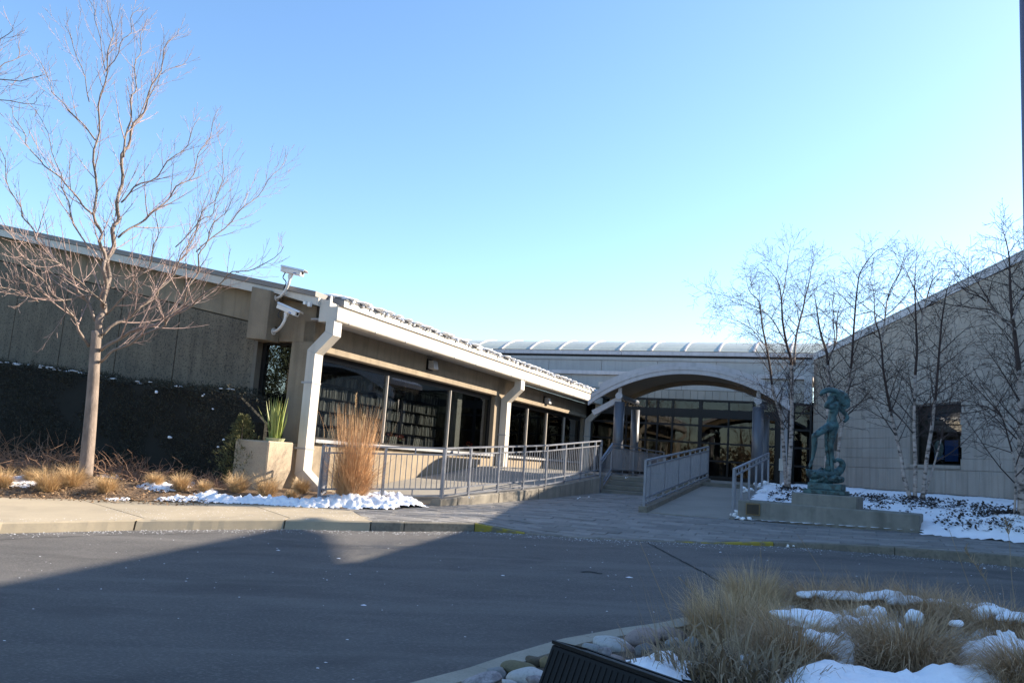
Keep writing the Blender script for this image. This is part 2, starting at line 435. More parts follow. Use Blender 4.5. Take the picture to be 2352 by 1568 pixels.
# ================================================================== THE SETTING
KP = [(-420, 1250), (-200, 1236), (0, 1225), (308, 1217), (649, 1214.6), (919, 1220), (1089, 1220), (1206, 1226), (1329, 1236), (1504, 1243.6),
      (1663, 1249.5), (1777, 1254), (1909, 1262.6), (2055, 1274), (2337, 1302), (2600, 1334), (2900, 1380)]
KERB = [gp(*q) for q in KP]                                   # foot of the kerb along the road
KERB_X = [p.x for p in KERB]; KERB_Y = [p.y for p in KERB]
def kerb_y(x): return float(np.interp(x, KERB_X, KERB_Y))
def kerb_raise(x):
    return float(np.interp(x, [-20, -1.7, -.45, .5, 3.6, 4.2, 5.2, 7.6, 30], [.16, .155, .14, .012, .012, .05, .09, .16, .16]))
def zp(x, y):
    """walking surface of pavement and pavers"""
    dy = y - kerb_y(x)
    k = kerb_raise(x)
    return G(x, y) + k + (max(k, .14) - k) * smooth01(dy / 2.6)

def ground_z(x, y): return G(x, y) - .25
V = []; Fq = []
gx = [-900, -300, -120, -60, -30, -14, -6, 2, 10, 16, 30, 60, 120, 300, 900]; gy = [-900, -300, -100, -40, -8, 2, 8, 14, 20, 30, 45, 80, 150, 400, 900]
for y in gy:
    for x in gx: V.append((x, y, ground_z(x, y)))
nx = len(gx)
for j in range(len(gy) - 1):
    for i in range(nx - 1): Fq.append((j * nx + i, j * nx + i + 1, (j + 1) * nx + i + 1, (j + 1) * nx + i))
arr('ground', V, Fq, SOIL, kind='structure')
# road: a sheet that ends under the kerb
V = []; Fq = []
rx = list(np.linspace(-45, -10, 12)) + list(np.linspace(-9, 12, 64)) + list(np.linspace(13, 45, 12))
ryf = [-30, -20, -12, -8, -4, 0, 2] + list(np.linspace(3, 12, 30))
for x in rx:
    col = ryf + [max(12.3, kerb_y(x) + .1)]
    for y in col: V.append((x, y, G(x, y) + .006 * noise.noise(Vector((x * .5, y * .5, 0)))))
m_ = len(ryf) + 1
for i in range(len(rx) - 1):
    for j in range(m_ - 1): Fq.append((i * m_ + j, (i + 1) * m_ + j, (i + 1) * m_ + j + 1, i * m_ + j + 1))
ROAD = arr('road', V, Fq, ASPH, kind='structure', smooth=True)

# cracks and a pot hole in the road: thin dark ribbons lying on it
def ribbon(name, pts, wid, m, lift=.008):
    V = []; Fq = []
    dense = []
    for i in range(len(pts) - 1):
        k = 7
        for s in range(k):
            dense.append(pts[i].lerp(pts[i + 1], s / k))
    dense.append(pts[-1])
    for i, p in enumerate(dense):
        t = (dense[min(i + 1, len(dense) - 1)] - dense[max(i - 1, 0)]).normalized(); s = Vector((t.y, -t.x, 0))
        q = p + s * .035 * noise.noise(p * 5.0)
        ww = wid * (.55 + .9 * abs(noise.noise(p * 3.1)))
        for sg in (-1, 1):
            r = q + s * ww * sg; V.append((r.x, r.y, G(r.x, r.y) + lift))
    for i in range(len(dense) - 1): Fq.append((2 * i, 2 * i + 1, 2 * i + 3, 2 * i + 2))
    return arr(name, V, Fq, m, parent=ROAD)
ribbon('road_crack', [gp(*q) for q in [(1487, 1246), (1515, 1261), (1560, 1285), (1610, 1312), (1650, 1334), (1700, 1352), (1760, 1372)]], .018, TAR)
ribbon('pothole', [gp(*q) for q in [(1338, 1315), (1352, 1313), (1372, 1317), (1383, 1318)]], .035, TAR)
ribbon('road_crack', [gp(*q) for q in [(640, 1221), (520, 1224), (400, 1226), (250, 1229), (90, 1235), (-60, 1243)]], .012, TAR)

# ---- left sidewalk: three big slabs with the kerb face in one piece
def kerb_between(x0, x1):
    r = [Vector((x0, kerb_y(x0), 0))] + [Vector((p.x, p.y, 0)) for p in KERB if x0 < p.x < x1] + [Vector((x1, kerb_y(x1), 0))]
    return r
SW = thing('sidewalk', gp(308, 1217), None, None); SW['kind'] = 'structure'
J1f, J1b = gp(308, 1195, .15), gp(184.6, 1147, .15)
J2f, J2b = gp(650, 1195, .15), gp(576, 1159, .15)
dirJ = (J1b - J1f).normalized()
SWB = [gp(-420, 1143, .15), gp(-60, 1144, .15), J1b, J2b, gp(824, 1170, .15), gp(989, 1166, .15)]
back = lambda i: SWB[i]
J3f = Vector((-2.15, kerb_y(-2.15), 0)); J3b = Vector((-2.95, 16.3, 0))
def slab(fx0, fx1, b0, b1, gap=.012):
    fr = kerb_between(fx0 + gap, fx1 - gap)
    d = (b1 - b0); d.z = 0; d.normalize()
    bk = [Vector((b1.x, b1.y, 0)) - d * gap, Vector((b0.x, b0.y, 0)) + d * gap]
    pts = fr + bk
    mb = MB(); k = len(mb.v)
    # wear at the kerb edge: subdivide the front edge and chip a few corners
    front = []
    for i in range(len(fr) - 1):
        n = max(1, int((fr[i + 1] - fr[i]).length / .09))
        for s in range(n): front.append(fr[i].lerp(fr[i + 1], s / n))
    front.append(fr[-1])
    nrm = Vector((0, 1, 0))
    rows = [[], [], [], []]
    for p in front:
        c = noise.noise(Vector((p.x * 2.3, 4.1, 0))); chip = max(0, c - .22) * .30
        j = .006 * noise.noise(Vector((p.x * 9, 1, 0)))
        z0 = zp(p.x, p.y + .02)
        rows[0].append((p.x, p.y + j - .03, G(p.x, p.y) - .05)); rows[1].append((p.x, p.y + j + .02, z0 - .022 - chip * .35))
        rows[2].append((p.x, p.y + .042 + chip + j, z0)); rows[3].append((p.x, p.y + .3, zp(p.x, p.y + .3)))
    n = len(front)
    for r in rows: mb.v += r
    for r in range(3):
        for i in range(n - 1): mb.f.append((r * n + i, r * n + i + 1, (r + 1) * n + i + 1, (r + 1) * n + i))
    k = len(mb.v)
    mb.v += [(q.x, q.y, zp(q.x, q.y)) for q in bk]
    mb.f.append(tuple([3 * n + i for i in range(n)] + [k, k + 1]))
    # ends
    for (s, b) in ((0, k + 1), (n - 1, k)):
        mb.v.append((mb.v[b][0], mb.v[b][1], mb.v[b][2] - .2)); mb.f.append((s, n + s, 2 * n + s, 3 * n + s, b, len(mb.v) - 1))
    return mb.build('slab', SIDE, SW)
slab(KERB[0].x, J1f.x, Vector((-17, 13.5, 0)), J1b)
slab(J1f.x, J2f.x, J1b, J2b)
slab(J2f.x, J3f.x, J2b, J3b)
mb = MB(); mb.poly([(p.x, p.y + .06, G(p.x, p.y) + .02) for p in KERB if p.x < -1] + [(-2.9, 16.2, .25), (-17, 13.6, -.1)])
mb.build('joint_bed', JOINT, SW)

# ---- kerb stones beside the pavers
KS = thing('kerb', KERB[6], None, None); KS['kind'] = 'structure'
def kerbstone(x0, x1, m, wd=.15, gap=.006, cut=.0):
    fr = kerb_between(x0 + gap, x1 - gap); fine = []
    for i in range(len(fr) - 1):
        n = max(1, int((fr[i + 1] - fr[i]).length / .15))
        for s in range(n): fine.append(fr[i].lerp(fr[i + 1], s / n))
    fine.append(fr[-1]); n = len(fine)
    mb = MB(); rows = [[], [], [], []]
    for p in fine:
        z = G(p.x, p.y) + kerb_raise(p.x) + .002; j = .008 * noise.noise(Vector((p.x * 7, 2, 0)))
        rows[0].append((p.x, p.y + j, G(p.x, p.y) - .1)); rows[1].append((p.x, p.y + j + .004, z - .018)); rows[2].append((p.x, p.y + .02 + j, z)); rows[3].append((p.x, p.y + wd, z))
    for r in rows: mb.v += r
    for r in range(3):
        for i in range(n - 1): mb.f.append((r * n + i, r * n + i + 1, (r + 1) * n + i + 1, (r + 1) * n + i))
    mb.f.append((0, n, 2 * n, 3 * n)); mb.f.append((n - 1, 2 * n - 1, 3 * n - 1, 4 * n - 1))
    return mb.build('kerb_stone', m, KS)
kx = [J3f.x, -1.6, KERB[6].x, 0.45, 1.7, 3.0, 3.75, KERB[11].x, KERB[13].x, 8.6, 11, 14, 18]
km = [CURB, CURB, YEL, CURB, CURB, YEL, YEL, CURB, CURB, CURB, CURB, CURB]
for i in range(len(kx) - 1):
    o = kerbstone(kx[i], kx[i + 1], km[i])
    if km[i] is YEL: o['label'] = 'kerb stone with worn yellow paint'

# ---- pavers
PV = thing('paver_walk', gp(1400, 1190), None, None); PV['kind'] = 'structure'
PPOLY = [(p.x, p.y + .10) for p in KERB if p.x > J3f.x] ; PPOLY = [(J3f.x, J3f.y + .1)] + PPOLY
PPOLY = [q for q in PPOLY if q[0] < 13]
edge_r = gp(2352, 1249, .14)
back_pts = [(13, 10.7), (edge_r.x + .9, edge_r.y - .55), (edge_r.x, edge_r.y)] + [gp(*q, .14).to_2d()[:] for q in [(2115, 1228), (1690, 1192), (1660, 1192), (1487, 1180)]]
b2 = L(7.45, 7.8, 0); b3 = L(7.45, 5.1, 0)
back_pts += [(b2.x, b2.y), (b3.x, b3.y)] + [gp(*q, .14).to_2d()[:] for q in [(1250, 1145), (1100, 1157), (1010, 1163)]] + [(-2.0, 16.7), (J3b.x, J3b.y)]
PPOLY += back_pts
cand = []
pw, pd = .60, .215
for i in range(-10, 60):
    for j in range(-40, 60):
        a0 = -4 + j * pd; n0 = -1 + i * pw + (j % 3) * pw / 3
        cc = L(a0 + pd / 2, n0 + pw / 2, 0)
        q = [L(a0 + .004, n0 + .004, 0), L(a0 + .004, n0 + pw - .004, 0), L(a0 + pd - .004, n0 + pw - .004, 0), L(a0 + pd - .004, n0 + .004, 0)]
        ky = kerb_y(cc.x)
        if not inpoly(cc.x, cc.y, PPOLY):
            if not any(inpoly(p.x, p.y, PPOLY) for p in q) or dpoly(cc.x, cc.y, PPOLY) > .34: continue
        # cut along the kerb
        dx = .3; sl_ = (kerb_y(cc.x + dx) - kerb_y(cc.x - dx)) / (2 * dx)
        def side(p): return p.y - (ky + .152 + sl_ * (p.x - cc.x))
        if any(side(p) < 0 for p in q):
            out = []
            for k in range(4):
                p, r = q[k], q[(k + 1) % 4]; sp, sr = side(p), side(r)
                if sp >= 0: out.append(p)
                if (sp < 0) != (sr < 0): out.append(p.lerp(r, sp / (sp - sr)))
            q = out
            if len(q) < 3: continue
        if cc.x < J3f.x + .15 and cc.y < 16:
            q = [Vector((max(p.x, J3f.x + (p.y - J3f.y) / (J3b.y - J3f.y) * (J3b.x - J3f.x) + .01), p.y, 0)) for p in q]
        cand.append((cc.y - abs(cc.x - 3) * .15 if cc.x > 11 else cc.y, q))
cand.sort(key=lambda c: c[0])
def paver_into(mb, q):
    dz = random.gauss(0, .003); tx, ty = random.gauss(0, .006), random.gauss(0, .006)
    c = sum(q, Vector()) / len(q)
    top = [Vector((p.x, p.y, zp(p.x, p.y) + dz + (p.x - c.x) * tx + (p.y - c.y) * ty)) for p in q]
    inn = [p + (Vector((c.x, c.y, p.z)) - p).normalized() * .012 + Vector((0, 0, .003)) for p in top]
    bot = [p - Vector((0, 0, .05)) for p in top]
    k = len(mb.v); n = len(q)
    mb.v += [tuple(p) for p in inn + top + bot]
    mb.f.append(tuple(range(k, k + n)))
    for i in range(n):
        j = (i + 1) % n
        mb.f.append((k + n + i, k + n + j, k + j, k + i)); mb.f.append((k + 2 * n + i, k + 2 * n + j, k + n + j, k + n + i))
rest = MB()
for i, (_, q) in enumerate(cand):
    if len(q) == 4 and False: pass
    if i < 290:
        m1 = MB(); paver_into(m1, q); m1.build('paver', PAVER, PV)
    else: paver_into(rest, q)
if rest.v: rest.build('pavers', PAVERI, PV, kind='stuff')
base = []
arr_v = []; arr_f = []
for i in range(41):
    for j in range(21):
        x = -3 + i * .42; y0 = kerb_y(x) + .1; y = y0 + j * .72
        arr_v.append((x, y, zp(x, y) - .028))
for i in range(40):
    for j in range(20): arr_f.append((i * 21 + j, (i + 1) * 21 + j, (i + 1) * 21 + j + 1, i * 21 + j + 1))
arr('mortar_bed', arr_v, arr_f, JOINT, parent=PV)

# ---- planting beds
HB = [L(-.2, -14, .75), L(-.2, -8, .78), L(-.2, -2, .75), L(-.9, -.5, .66), L(-1.4, -8, .78), L(-1.5, -3, .7), L(-1, 1.5, .5), L(-1.5, -14, .76), L(-.4, 3.9, .5)]
BEDL = [Vector((-17, 13.6, .05))] + [Vector((p.x, p.y, zp(p.x, p.y) - .02)) for p in SWB[1:4]] + [Vector((J3b.x, J3b.y, zp(J3b.x, J3b.y) - .02)), Vector((-1.45, 17.2, zp(-1.45, 17.2) - .02))]
TREE = P(195, 1090, 17.6)
ctl = BEDL + HB + [TREE, P(250, 1095, 17.9), P(100, 1098, 17.4), P(400, 1125, 17.2), P(620, 1132, 17.7), P(800, 1147, 16.7), P(930, 1150, 17.2), P(0, 1095, 17)]
bedz = RBF([(p.x, p.y, p.z) for p in ctl])
bl = [(-17, 13.6)] + [(p.x, p.y) for p in SWB[1:4]] + [(J3b.x, J3b.y), (-1.35, 17.4)] + [L(0.0, 3.9, 0).to_2d()[:], L(0.1, -.2, 0).to_2d()[:], L(0.1, -15, 0).to_2d()[:]]
def bl_h(x, y): return .03 * fbm(x * 1.5, y * 1.5, 1) + .012 * fbm(x * 9, y * 9, 2)
sheet('planting_bed', bl, lambda x, y: bedz(x, y) + bl_h(x, y), .09, MULCH)

# right bed: snow covered ground up to the stone wing
rbase = [RWp(t, .0, 1.44) for t in (0.3, 3, 6, 9, 12)] + [RWp(15, 0, 1.3), RWp(20, 0, 1.2)]
bas_f0, bas_f1 = gp(1694, 1192, .14), gp(2113, 1226, .14)
rc_ = rbase + [L(2.2, 9.75, .82), L(5, 9.85, 1.1), L(9, 9.9, 1.38), L(14, 9.9, 1.42), L(19, 9.9, 1.42), P(1850, 1168, 18.9), P(2000, 1172, 18.0), P(1805, 1122, 23), P(2100, 1148, 20), P(2345, 1182, 15.5),
       P(2200, 1185, 16.8), P(1950, 1135, 21), P(1745, 1112, 23.5)]
ef = [gp(2118, 1229, .15), gp(2230, 1238, .15), gp(2352, 1249, .15), Vector((edge_r.x + .9, edge_r.y - .55, .66)), Vector((12.4, 10.9, .66)), Vector((16, 9, .7))]
rc_ += ef + [L(1.75, 9.75, .74), L(2.6, 13.4, 1.0)]
bedr = RBF([(p.x, p.y, p.z) for p in rc_])
br = [L(1.55, 9.72, 0).to_2d()[:], (bas_f1.x + .02, bas_f1.y - .02)] + [(p.x, p.y) for p in ef] + [(19, 9)] + [RWp(t, .02, 0).to_2d()[:] for t in (22, 12, 6, 0)] + [L(22.2, 9.75, 0).to_2d()[:]]
def br_h(x, y): return .05 * fbm(x * .9, y * .9, 5) + .03 * fbm(x * 3.5, y * 3.5, 8) + .008 * fbm(x * 14, y * 14, 9)
def snow_r(x, y):
    e = dpoly(x, y, br)
    return br_h(x, y) * smooth01(e / .4 + .15) + .02
sheet('snow_bank', br, lambda x, y: bedr(x, y) + snow_r(x, y), .10, SNOW)

# near bed: kerbed island at the photographer's feet
FK = [(700, 1660), (919, 1568), (1065, 1531), (1162, 1499), (1285, 1463.6), (1417, 1440), (1519, 1425.6), (1578, 1412), (1720, 1393), (1900, 1388), (2150, 1390), (2400, 1425), (2700, 1510)]
FKP = [gp(*q, .12) for q in FK]
def offset(pts, d):
    r = []
    for i, p in enumerate(pts):
        t = (pts[min(i + 1, len(pts) - 1)] - pts[max(i - 1, 0)]); t.z = 0; t.normalize()
        r.append(p + Vector((t.y, -t.x, 0)) * d)
    return r
FKI = offset(FKP, .23)
IK = thing('island_kerb', FKP[4], None, None); IK['kind'] = 'structure'
cuts = [0, 3, 5, 7, 9, 12]
def dense(pts, n=6):
    r = []
    for i in range(len(pts) - 1):
        for s in range(n): r.append(pts[i].lerp(pts[i + 1], s / n))
    r.append(pts[-1]); return r
fo, fi = dense(FKP), dense(FKI)
joints = [0, 13, 26, 38, 50, 62, 72]
for a, b in zip(joints[:-1], joints[1:]):
    mb = MB(); rows = [[], [], [], [], []]
    for k in range(a, b + 1):
        p, q = fo[k].copy(), fi[k].copy()
        if k == b and b < 72:
            p = p.lerp(fo[k - 1], .05); q = q.lerp(fi[k - 1], .05)
        h = .12
        s = (q - p).normalized()
        rows[0].append((p.x, p.y, G(p.x, p.y) - .08)); p2 = p + s * .008; rows[1].append((p2.x, p2.y, G(p.x, p.y) + h - .02)); p3 = p + s * .03; rows[2].append((p3.x, p3.y, G(p.x, p.y) + h))
        q3 = q - s * .015; rows[3].append((q3.x, q3.y, G(q.x, q.y) + h)); rows[4].append((q.x, q.y, G(q.x, q.y) - .1))
    n = b - a + 1
    for r in rows: mb.v += r
    for r in range(4):
        for i in range(n - 1): mb.f.append((r * n + i, r * n + i + 1, (r + 1) * n + i + 1, (r + 1) * n + i))
    for e in (0, n - 1): mb.f.append(tuple(r * n + e for r in range(5)))
    mb.build('kerb_stone', BEDKERB, IK)
fb = [(p.x, p.y) for p in FKI] + [(8.5, 5.5), (7, 1), (2, 1.5), (.2, 3.6)]
fctl = [Vector((p.x, p.y, G(p.x, p.y) + .07)) for p in FKI[::2]] + [P(1500, 1545, 5.2), P(1830, 1540, 5.6), P(2080, 1550, 5.7), P(1200, 1568, 4.9), P(2250, 1500, 6.2), P(2300, 1560, 5.0), P(1950, 1430, 7.6), P(2200, 1430, 7.9), P(1700, 1470, 6.9),
        Vector((7, 1, .35)), Vector((1, 2, .05)), Vector((8, 5.5, .55))]
bedf = RBF([(p.x, p.y, p.z) for p in fctl], .01)
sheet('island_bed', fb, lambda x, y: bedf(x, y) + .02 * fbm(x * 3, y * 3, 3) + .01 * fbm(x * 14, y * 14, 4), .07, MULCHD)

# ================================================================== LIBRARY WING (left)
LIB = thing('library_building', L(0, 0, .5), 'low tan concrete library wing with white gutter and dark windows, left of the arch', 'building')
AFA = -.42
_n0, _z0 = on_a(0, 515, AFA); _n1, _z1 = on_a(742, 672, AFA)
RS = (_z1 - _z0) / (_n1 - _n0)
def rake(n): return _z0 + RS * (n - _n0)
_n2, _z2 = on_a(0, 599, 0); _n3, _z3 = on_a(571, 738, 0)
JS = (_z3 - _z2) / (_n3 - _n2)
def jointz(n): return _z2 + JS * (n - _n2)
ZS = 4.1                                        # head of the gable window
WN0, WN1 = on_a(572, 900, 0)[0], on_a(658, 900, 0)[0]
# gable: lower aggregate panels, upper smooth panels
edges = [on_a(x, 700, 0)[0] for x in (416, 281, 152, 38)]
edges = [WN0] + edges + [edges[-1] - 2.75 * k for k in range(1, 5)]
def lpoly(pts, a0, a1):      # polygon in (n, z) pushed along a
    return MB().prism([L(a0, n, z) for n, z in pts], AV * (a1 - a0))
for i in range(len(edges) - 1):
    n1, n0 = edges[i] - .012, edges[i + 1] + .012
    lpoly([(n0, .3), (n1, .3), (n1, jointz(n1) - .015), (n0, jointz(n0) - .015)], 0, .12).build('wall_panel', AGG, LIB, bevel=.008)
    lpoly([(n0 - .01, jointz(n0) + .015), (n1 + .01, jointz(n1) + .015), (n1 + .01, rake(n1) - .30), (n0 - .01, rake(n0) - .30)], .015, .13).build('upper_wall_panel', CONC, LIB, bevel=.008)
lpoly([(-24, .3), (WN0 - .02, .3), (WN0 - .02, rake(WN0) - .3), (-24, rake(-24) - .3)], .14, .3).build('backing_wall', CONC_D, LIB)
lpoly([(WN0, ZS), (.0, ZS), (.0, rake(0) - .32), (WN0, rake(WN0) - .32)], 0, .34).build('window_lintel', CONC, LIB, bevel=.01)
lbox(0, .34, WN1, 0, .4, ZS).build('corner_pier', CONC, LIB, bevel=.01)
lbox(0, .5, WN0 - .012, WN0 + .10, .3, ZS).build('window_jamb', CONC_D, LIB)
b0, b1 = on_a(578, 660, -.5)[0], on_a(623, 660, -.5)[0]
lpoly([(b0, 4.10), (b1, 4.06), (b1, rake(b1) - .22), (b0, rake(b0) - .22)], -.5, 0).build('beam_end', CONC, LIB, bevel=.015)
# gable window
fr = lbox(.20, .28, WN0 + .10, WN0 + .20, 1.6, ZS); lbox(.20, .28, WN1 - .06, WN1, 1.6, ZS, fr); lbox(.20, .28, WN0 + .2, WN1 - .06, ZS - .06, ZS, fr); lbox(.20, .28, WN0 + .2, WN1 - .06, 1.6, 1.72, fr)
fo_ = fr.build('window_frame', FRAME, LIB)
GLG = glass('gable_window_glass', (.30, .33, .33), 1.9)
lbox(.235, .245, WN0 + .2, WN1 - .06, 1.72, ZS - .06).build('pane', GLG, fo_)
lbox(.14, .19, WN0 + .12, WN0 + .17, 1.7, 2.7).build('window_trim', METW, fo_)
lbox(.3, 1.4, WN0 - .3, WN1 + .2, 1.5, 1.55).build('window_shelf', CARPET, LIB)
# roof with rake trim
lpoly([(-25, rake(-25) - .13), (.22, rake(.22) - .13), (.22, rake(.22)), (-25, rake(-25))], AFA, AFA + .5).build('rake_coping', COPING, LIB, bevel=.008)
lpoly([(b0 - .02, rake(b0) - .33), (-25, rake(-25) - .33), (-25, rake(-25) - .133), (b0 - .02, rake(b0) - .133)], AFA + .04, AFA + .12).build('rake_fascia', METW, LIB)
lpoly([(b0 - .02, rake(b0) - .21), (.30, rake(.3) - .33), (.30, rake(.3) - .133), (b0 - .02, rake(b0) - .133)], AFA + .04, AFA + .12).build('rake_fascia', METW, LIB)
lpoly([(-25, rake(-25) - .3), (.4, rake(.4) - .3), (.4, rake(.4) - .26), (-25, rake(-25) - .26)], AFA + .13, 0.02).build('rake_soffit', SOFFIT, LIB)
EA1 = 23.6
lpoly([(-25, rake(-25) - .25), (.45, rake(.45) - .25), (.70, rake(.70) - .16), (.70, rake(.7) - .04), (-25, rake(-25) - .04)], AFA + .5, EA1).build('roof', ROOFM, LIB)
for r in range(7):              # courses of tiles near the eave, each row of tiles one step up
    n1 = .74 - r * .36; n0 = n1 - .40
    for k in range(44):
        a0 = .10 + k * .54
        zt = rake(n1) - .03 + .035
        if r < 5:
            t = MB().prism([L(a0 + .01, n0, rake(n0) - .03), L(a0 + .53, n0, rake(n0) - .03), L(a0 + .53, n1, zt), L(a0 + .01, n1, zt)], Vector((0, 0, -.028)))
            t.build('roof_tile', ROOFM, LIB)
for r in range(5):
    k = r
lbox(AFA + .5, EA1, .702, .715, rake(.7) - .19, rake(.7) - .03).build('drip_edge', METW, LIB)
# gutter sections
gx_ = [799.6, 860.5, 929.8, 990, 1042, 1091, 1133.5, 1172.6, 1203.3, 1237.3, 1267, 1293, 1316, 1340]
ga = [-.32] + [on_n(x, 780 + (x - 799) * .345, .82)[0] for x in gx_] + [EA1 - .3]
ZG0, ZG1 = 4.56, 4.90
for i in range(len(ga) - 1):
    mb = MB(); a0, a1 = ga[i] + .012, ga[i + 1] - .012
    mb.prism([L(a0, .58, ZG0), L(a0, .80, ZG0), L(a0, .82, ZG0 + .03), L(a0, .82, ZG1 - .02), L(a0, .84, ZG1), L(a0, .58, ZG1)], AV * (a1 - a0))
    mb.build('gutter_section', METW, LIB)
    if i: lbox(ga[i] - .02, ga[i] + .02, .57, .826, ZG0 - .004, ZG1 + .004).build('gutter_joint', METG, LIB)
lpoly([(.3, ZG0 - .02), (.58, ZG0 - .02), (.58, 4.56 + .6), (.52, rake(.52) - .14), (.3, rake(.3) - .14)], -.30, -.22).build('eave_end_cap', METW, LIB)
lbox(-.22, EA1 - .3, .52, .575, 4.62, rake(.6) - .17).build('eave_fascia', METW, LIB)
lbox(-.22, EA1 - .3, .02, .52, 4.60, 4.64).build('eave_soffit', METG, LIB)
# court-side wall
lbox(.34, 23.5, -.3, 0, 3.90, 4.6).build('upper_wall', CONC, LIB)
lbox(.0, .34, -.3, 0.001, ZS, 4.6).build('upper_wall', CONC, LIB)
bays = [(.36, 11.15), (12.45, 22.0)]
for (a0, a1) in bays:
    lbox(a0 - .1, a1 + .06, 0.004, .10, 3.90, 4.05).build('lintel_ledge', CONC, LIB, bevel=.012)
    lbox(a0 - .02, a1 + .02, -.26, .12, 1.72, 1.80).build('sill', METG, LIB, bevel=.006)
    lbox(a0 - .02, a1 + .02, -.3, 0, .1, 1.70).build('spandrel', CONC, LIB, bevel=.006)
lbox(11.15, 12.45, -.3, .0, .1, 3.9).build('pilaster', CONC, LIB)
lbox(22.0, 23.5, -.3, .0, .1, 3.9).build('pilaster', CONC, LIB)
lbox(.34, .36, -.3, 0, .1, 3.9).build('corner_pier', CONC, LIB)
def window_bay(a0, a1, muls, glassm, thin=.035):
    f = MB(); z0, z1 = 1.80, 3.90; n0, n1 = -.24, -.15
    lbox(a0, a1, n0, n1, z1 - .16, z1, f); lbox(a0, a1, n0, n1, z0, z0 + .06, f); lbox(a0, a0 + .07, n0, n1, z0 + .06, z1 - .16, f); lbox(a1 - .12, a1, n0, n1, z0 + .06, z1 - .16, f)
    fo = f.build('window_frame', FRAME, LIB)
    xs = [a0 + .07] + muls + [a1 - .12]
    for i in range(len(xs) - 1):
        lbox(xs[i] + .01, xs[i + 1] - .01, -.205, -.195, z0 + .06, z1 - .16).build('pane', glassm, fo)
    for m in muls:
        lbox(m - thin / 2, m + thin / 2, -.22, -.13, z0 + .06, z1 - .16).build('mullion', MULL, fo)
m1, m2 = on_n(885, 940, -.15)[0], on_n(1031, 960, -.15)[0]
window_bay(bays[0][0], bays[0][1], [m1, m2], GL)
window_bay(bays[1][0], bays[1][1], [14.9, 17.2, 19.6], GLR, .06)
# interior
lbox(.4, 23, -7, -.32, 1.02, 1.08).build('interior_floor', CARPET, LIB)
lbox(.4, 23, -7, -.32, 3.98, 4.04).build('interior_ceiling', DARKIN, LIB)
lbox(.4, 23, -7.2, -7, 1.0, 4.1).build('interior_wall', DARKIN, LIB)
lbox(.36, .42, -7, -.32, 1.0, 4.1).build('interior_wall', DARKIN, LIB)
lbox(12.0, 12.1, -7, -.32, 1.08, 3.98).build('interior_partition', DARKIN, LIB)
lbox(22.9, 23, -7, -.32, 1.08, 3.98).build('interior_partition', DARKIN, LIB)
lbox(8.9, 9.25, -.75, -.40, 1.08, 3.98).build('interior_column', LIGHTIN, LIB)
# downspouts
def downspout(a0, a1, n0, n1, zb, kick=True, top=4.56, foot=True):
    ac = (a0 + a1) / 2; ha = (a1 - a0) / 2; nc = (n0 + n1) / 2; hn = (n1 - n0) / 2
    mb = MB()
    pts = [L(ac, .66, top), L(ac, .66, top - .30), L(ac, nc, top - .30 - (.66 - nc) * .95 - .02), L(ac, nc, zb)]
    if kick: pts += [L(ac, nc + .55, zb - .42)]
    # mitred rectangular duct
    def ring(p, d, t=None):
        pass
    V = []
    dirs = [(pts[i + 1] - pts[i]).normalized() for i in range(len(pts) - 1)]
    for i, p in enumerate(pts):
        d0 = dirs[max(i - 1, 0)]; d1 = dirs[min(i, len(dirs) - 1)]
        bis = (d0 + d1).normalized(); cosv = bis.dot(d1)
        side = bis.cross(AV).normalized(); side = side * (1 if side.dot(NV) > 0 or (abs(side.dot(NV)) < .05) else -1)
        for (sa, sn) in ((-1, -1), (1, -1), (1, 1), (-1, 1)):
            V.append(p + AV * ha * sa + side * (hn / max(cosv, .3)) * sn)
    mb.v = [tuple(v) for v in V]
    for i in range(len(pts) - 1):
        for j in range(4):
            j2 = (j + 1) % 4
            mb.f.append((i * 4 + j, i * 4 + j2, i * 4 + 4 + j2, i * 4 + 4 + j))
    mb.f.append((3, 2, 1, 0))
    e = len(pts) * 4
    # open foot closed with a black sheet, painting the dark inside
    o = mb.build('downspout', METW, LIB)
    if kick:
        m = MB(); c = V[e - 4:e]; ins = [c[k].lerp(c[(k + 2) % 4], .08) + dirs[-1] * .004 for k in range(4)]
        m.poly(ins); m.build('mouth', BLACK, o)
        for i in (1, 2, 3):
            q = V[i * 4:i * 4 + 4]; s = MB(); s.rect_tube([q[0] - NV * .004, q[3] + NV * .004], .004, .004); s.build('seam', METG, o)
    for zz in ([zb + .52, zb + 2.05] if kick else [zb + 2.0]):
        if zz < top - 1:
            s = MB(); s.box(L(a0 - .012, n0 - .07, zz), AV * (a1 - a0 + .024), NV * (n1 - n0 + .08), ZV * .045); s.build('strap', METG, o)
    return o
dn0 = on_a(685, 1005, -.34)[0]; dn1 = on_a(704, 1005, -.34)[0]
downspout(-.34, -.02, dn0, dn1, 1.02)
downspout(11.62, 11.98, .04, .30, .5, False)
downspout(22.1, 22.4, .04, .30, 1.0, False)

# planter block at the corner
pn0, pn1 = on_a(541, 1005, -1.5)[0], on_a(619, 1005, -1.5)[0]
pa1 = -.02
pzt = on_a(541, 1007, -1.5)[1]
mb = MB(); zb_ = .35
prof = [(-1.5, zb_), (-1.02, zb_), (-.62, 1.05), (-.62, pzt), (-1.5, pzt)]
mb.prism([L(a, pn0, z) for a, z in prof], NV * (pn1 - pn0))
PB = mb.build('planter_block', PLANTER, None, bevel=.025, label='pale concrete block plinth under the narrow window with grass shadows on its side', cat='plinth')
lbox(-.615, -.002, pn0, pn1 - .22, zb_, pzt - .02).build('wall_stub', PLANTER, PB)

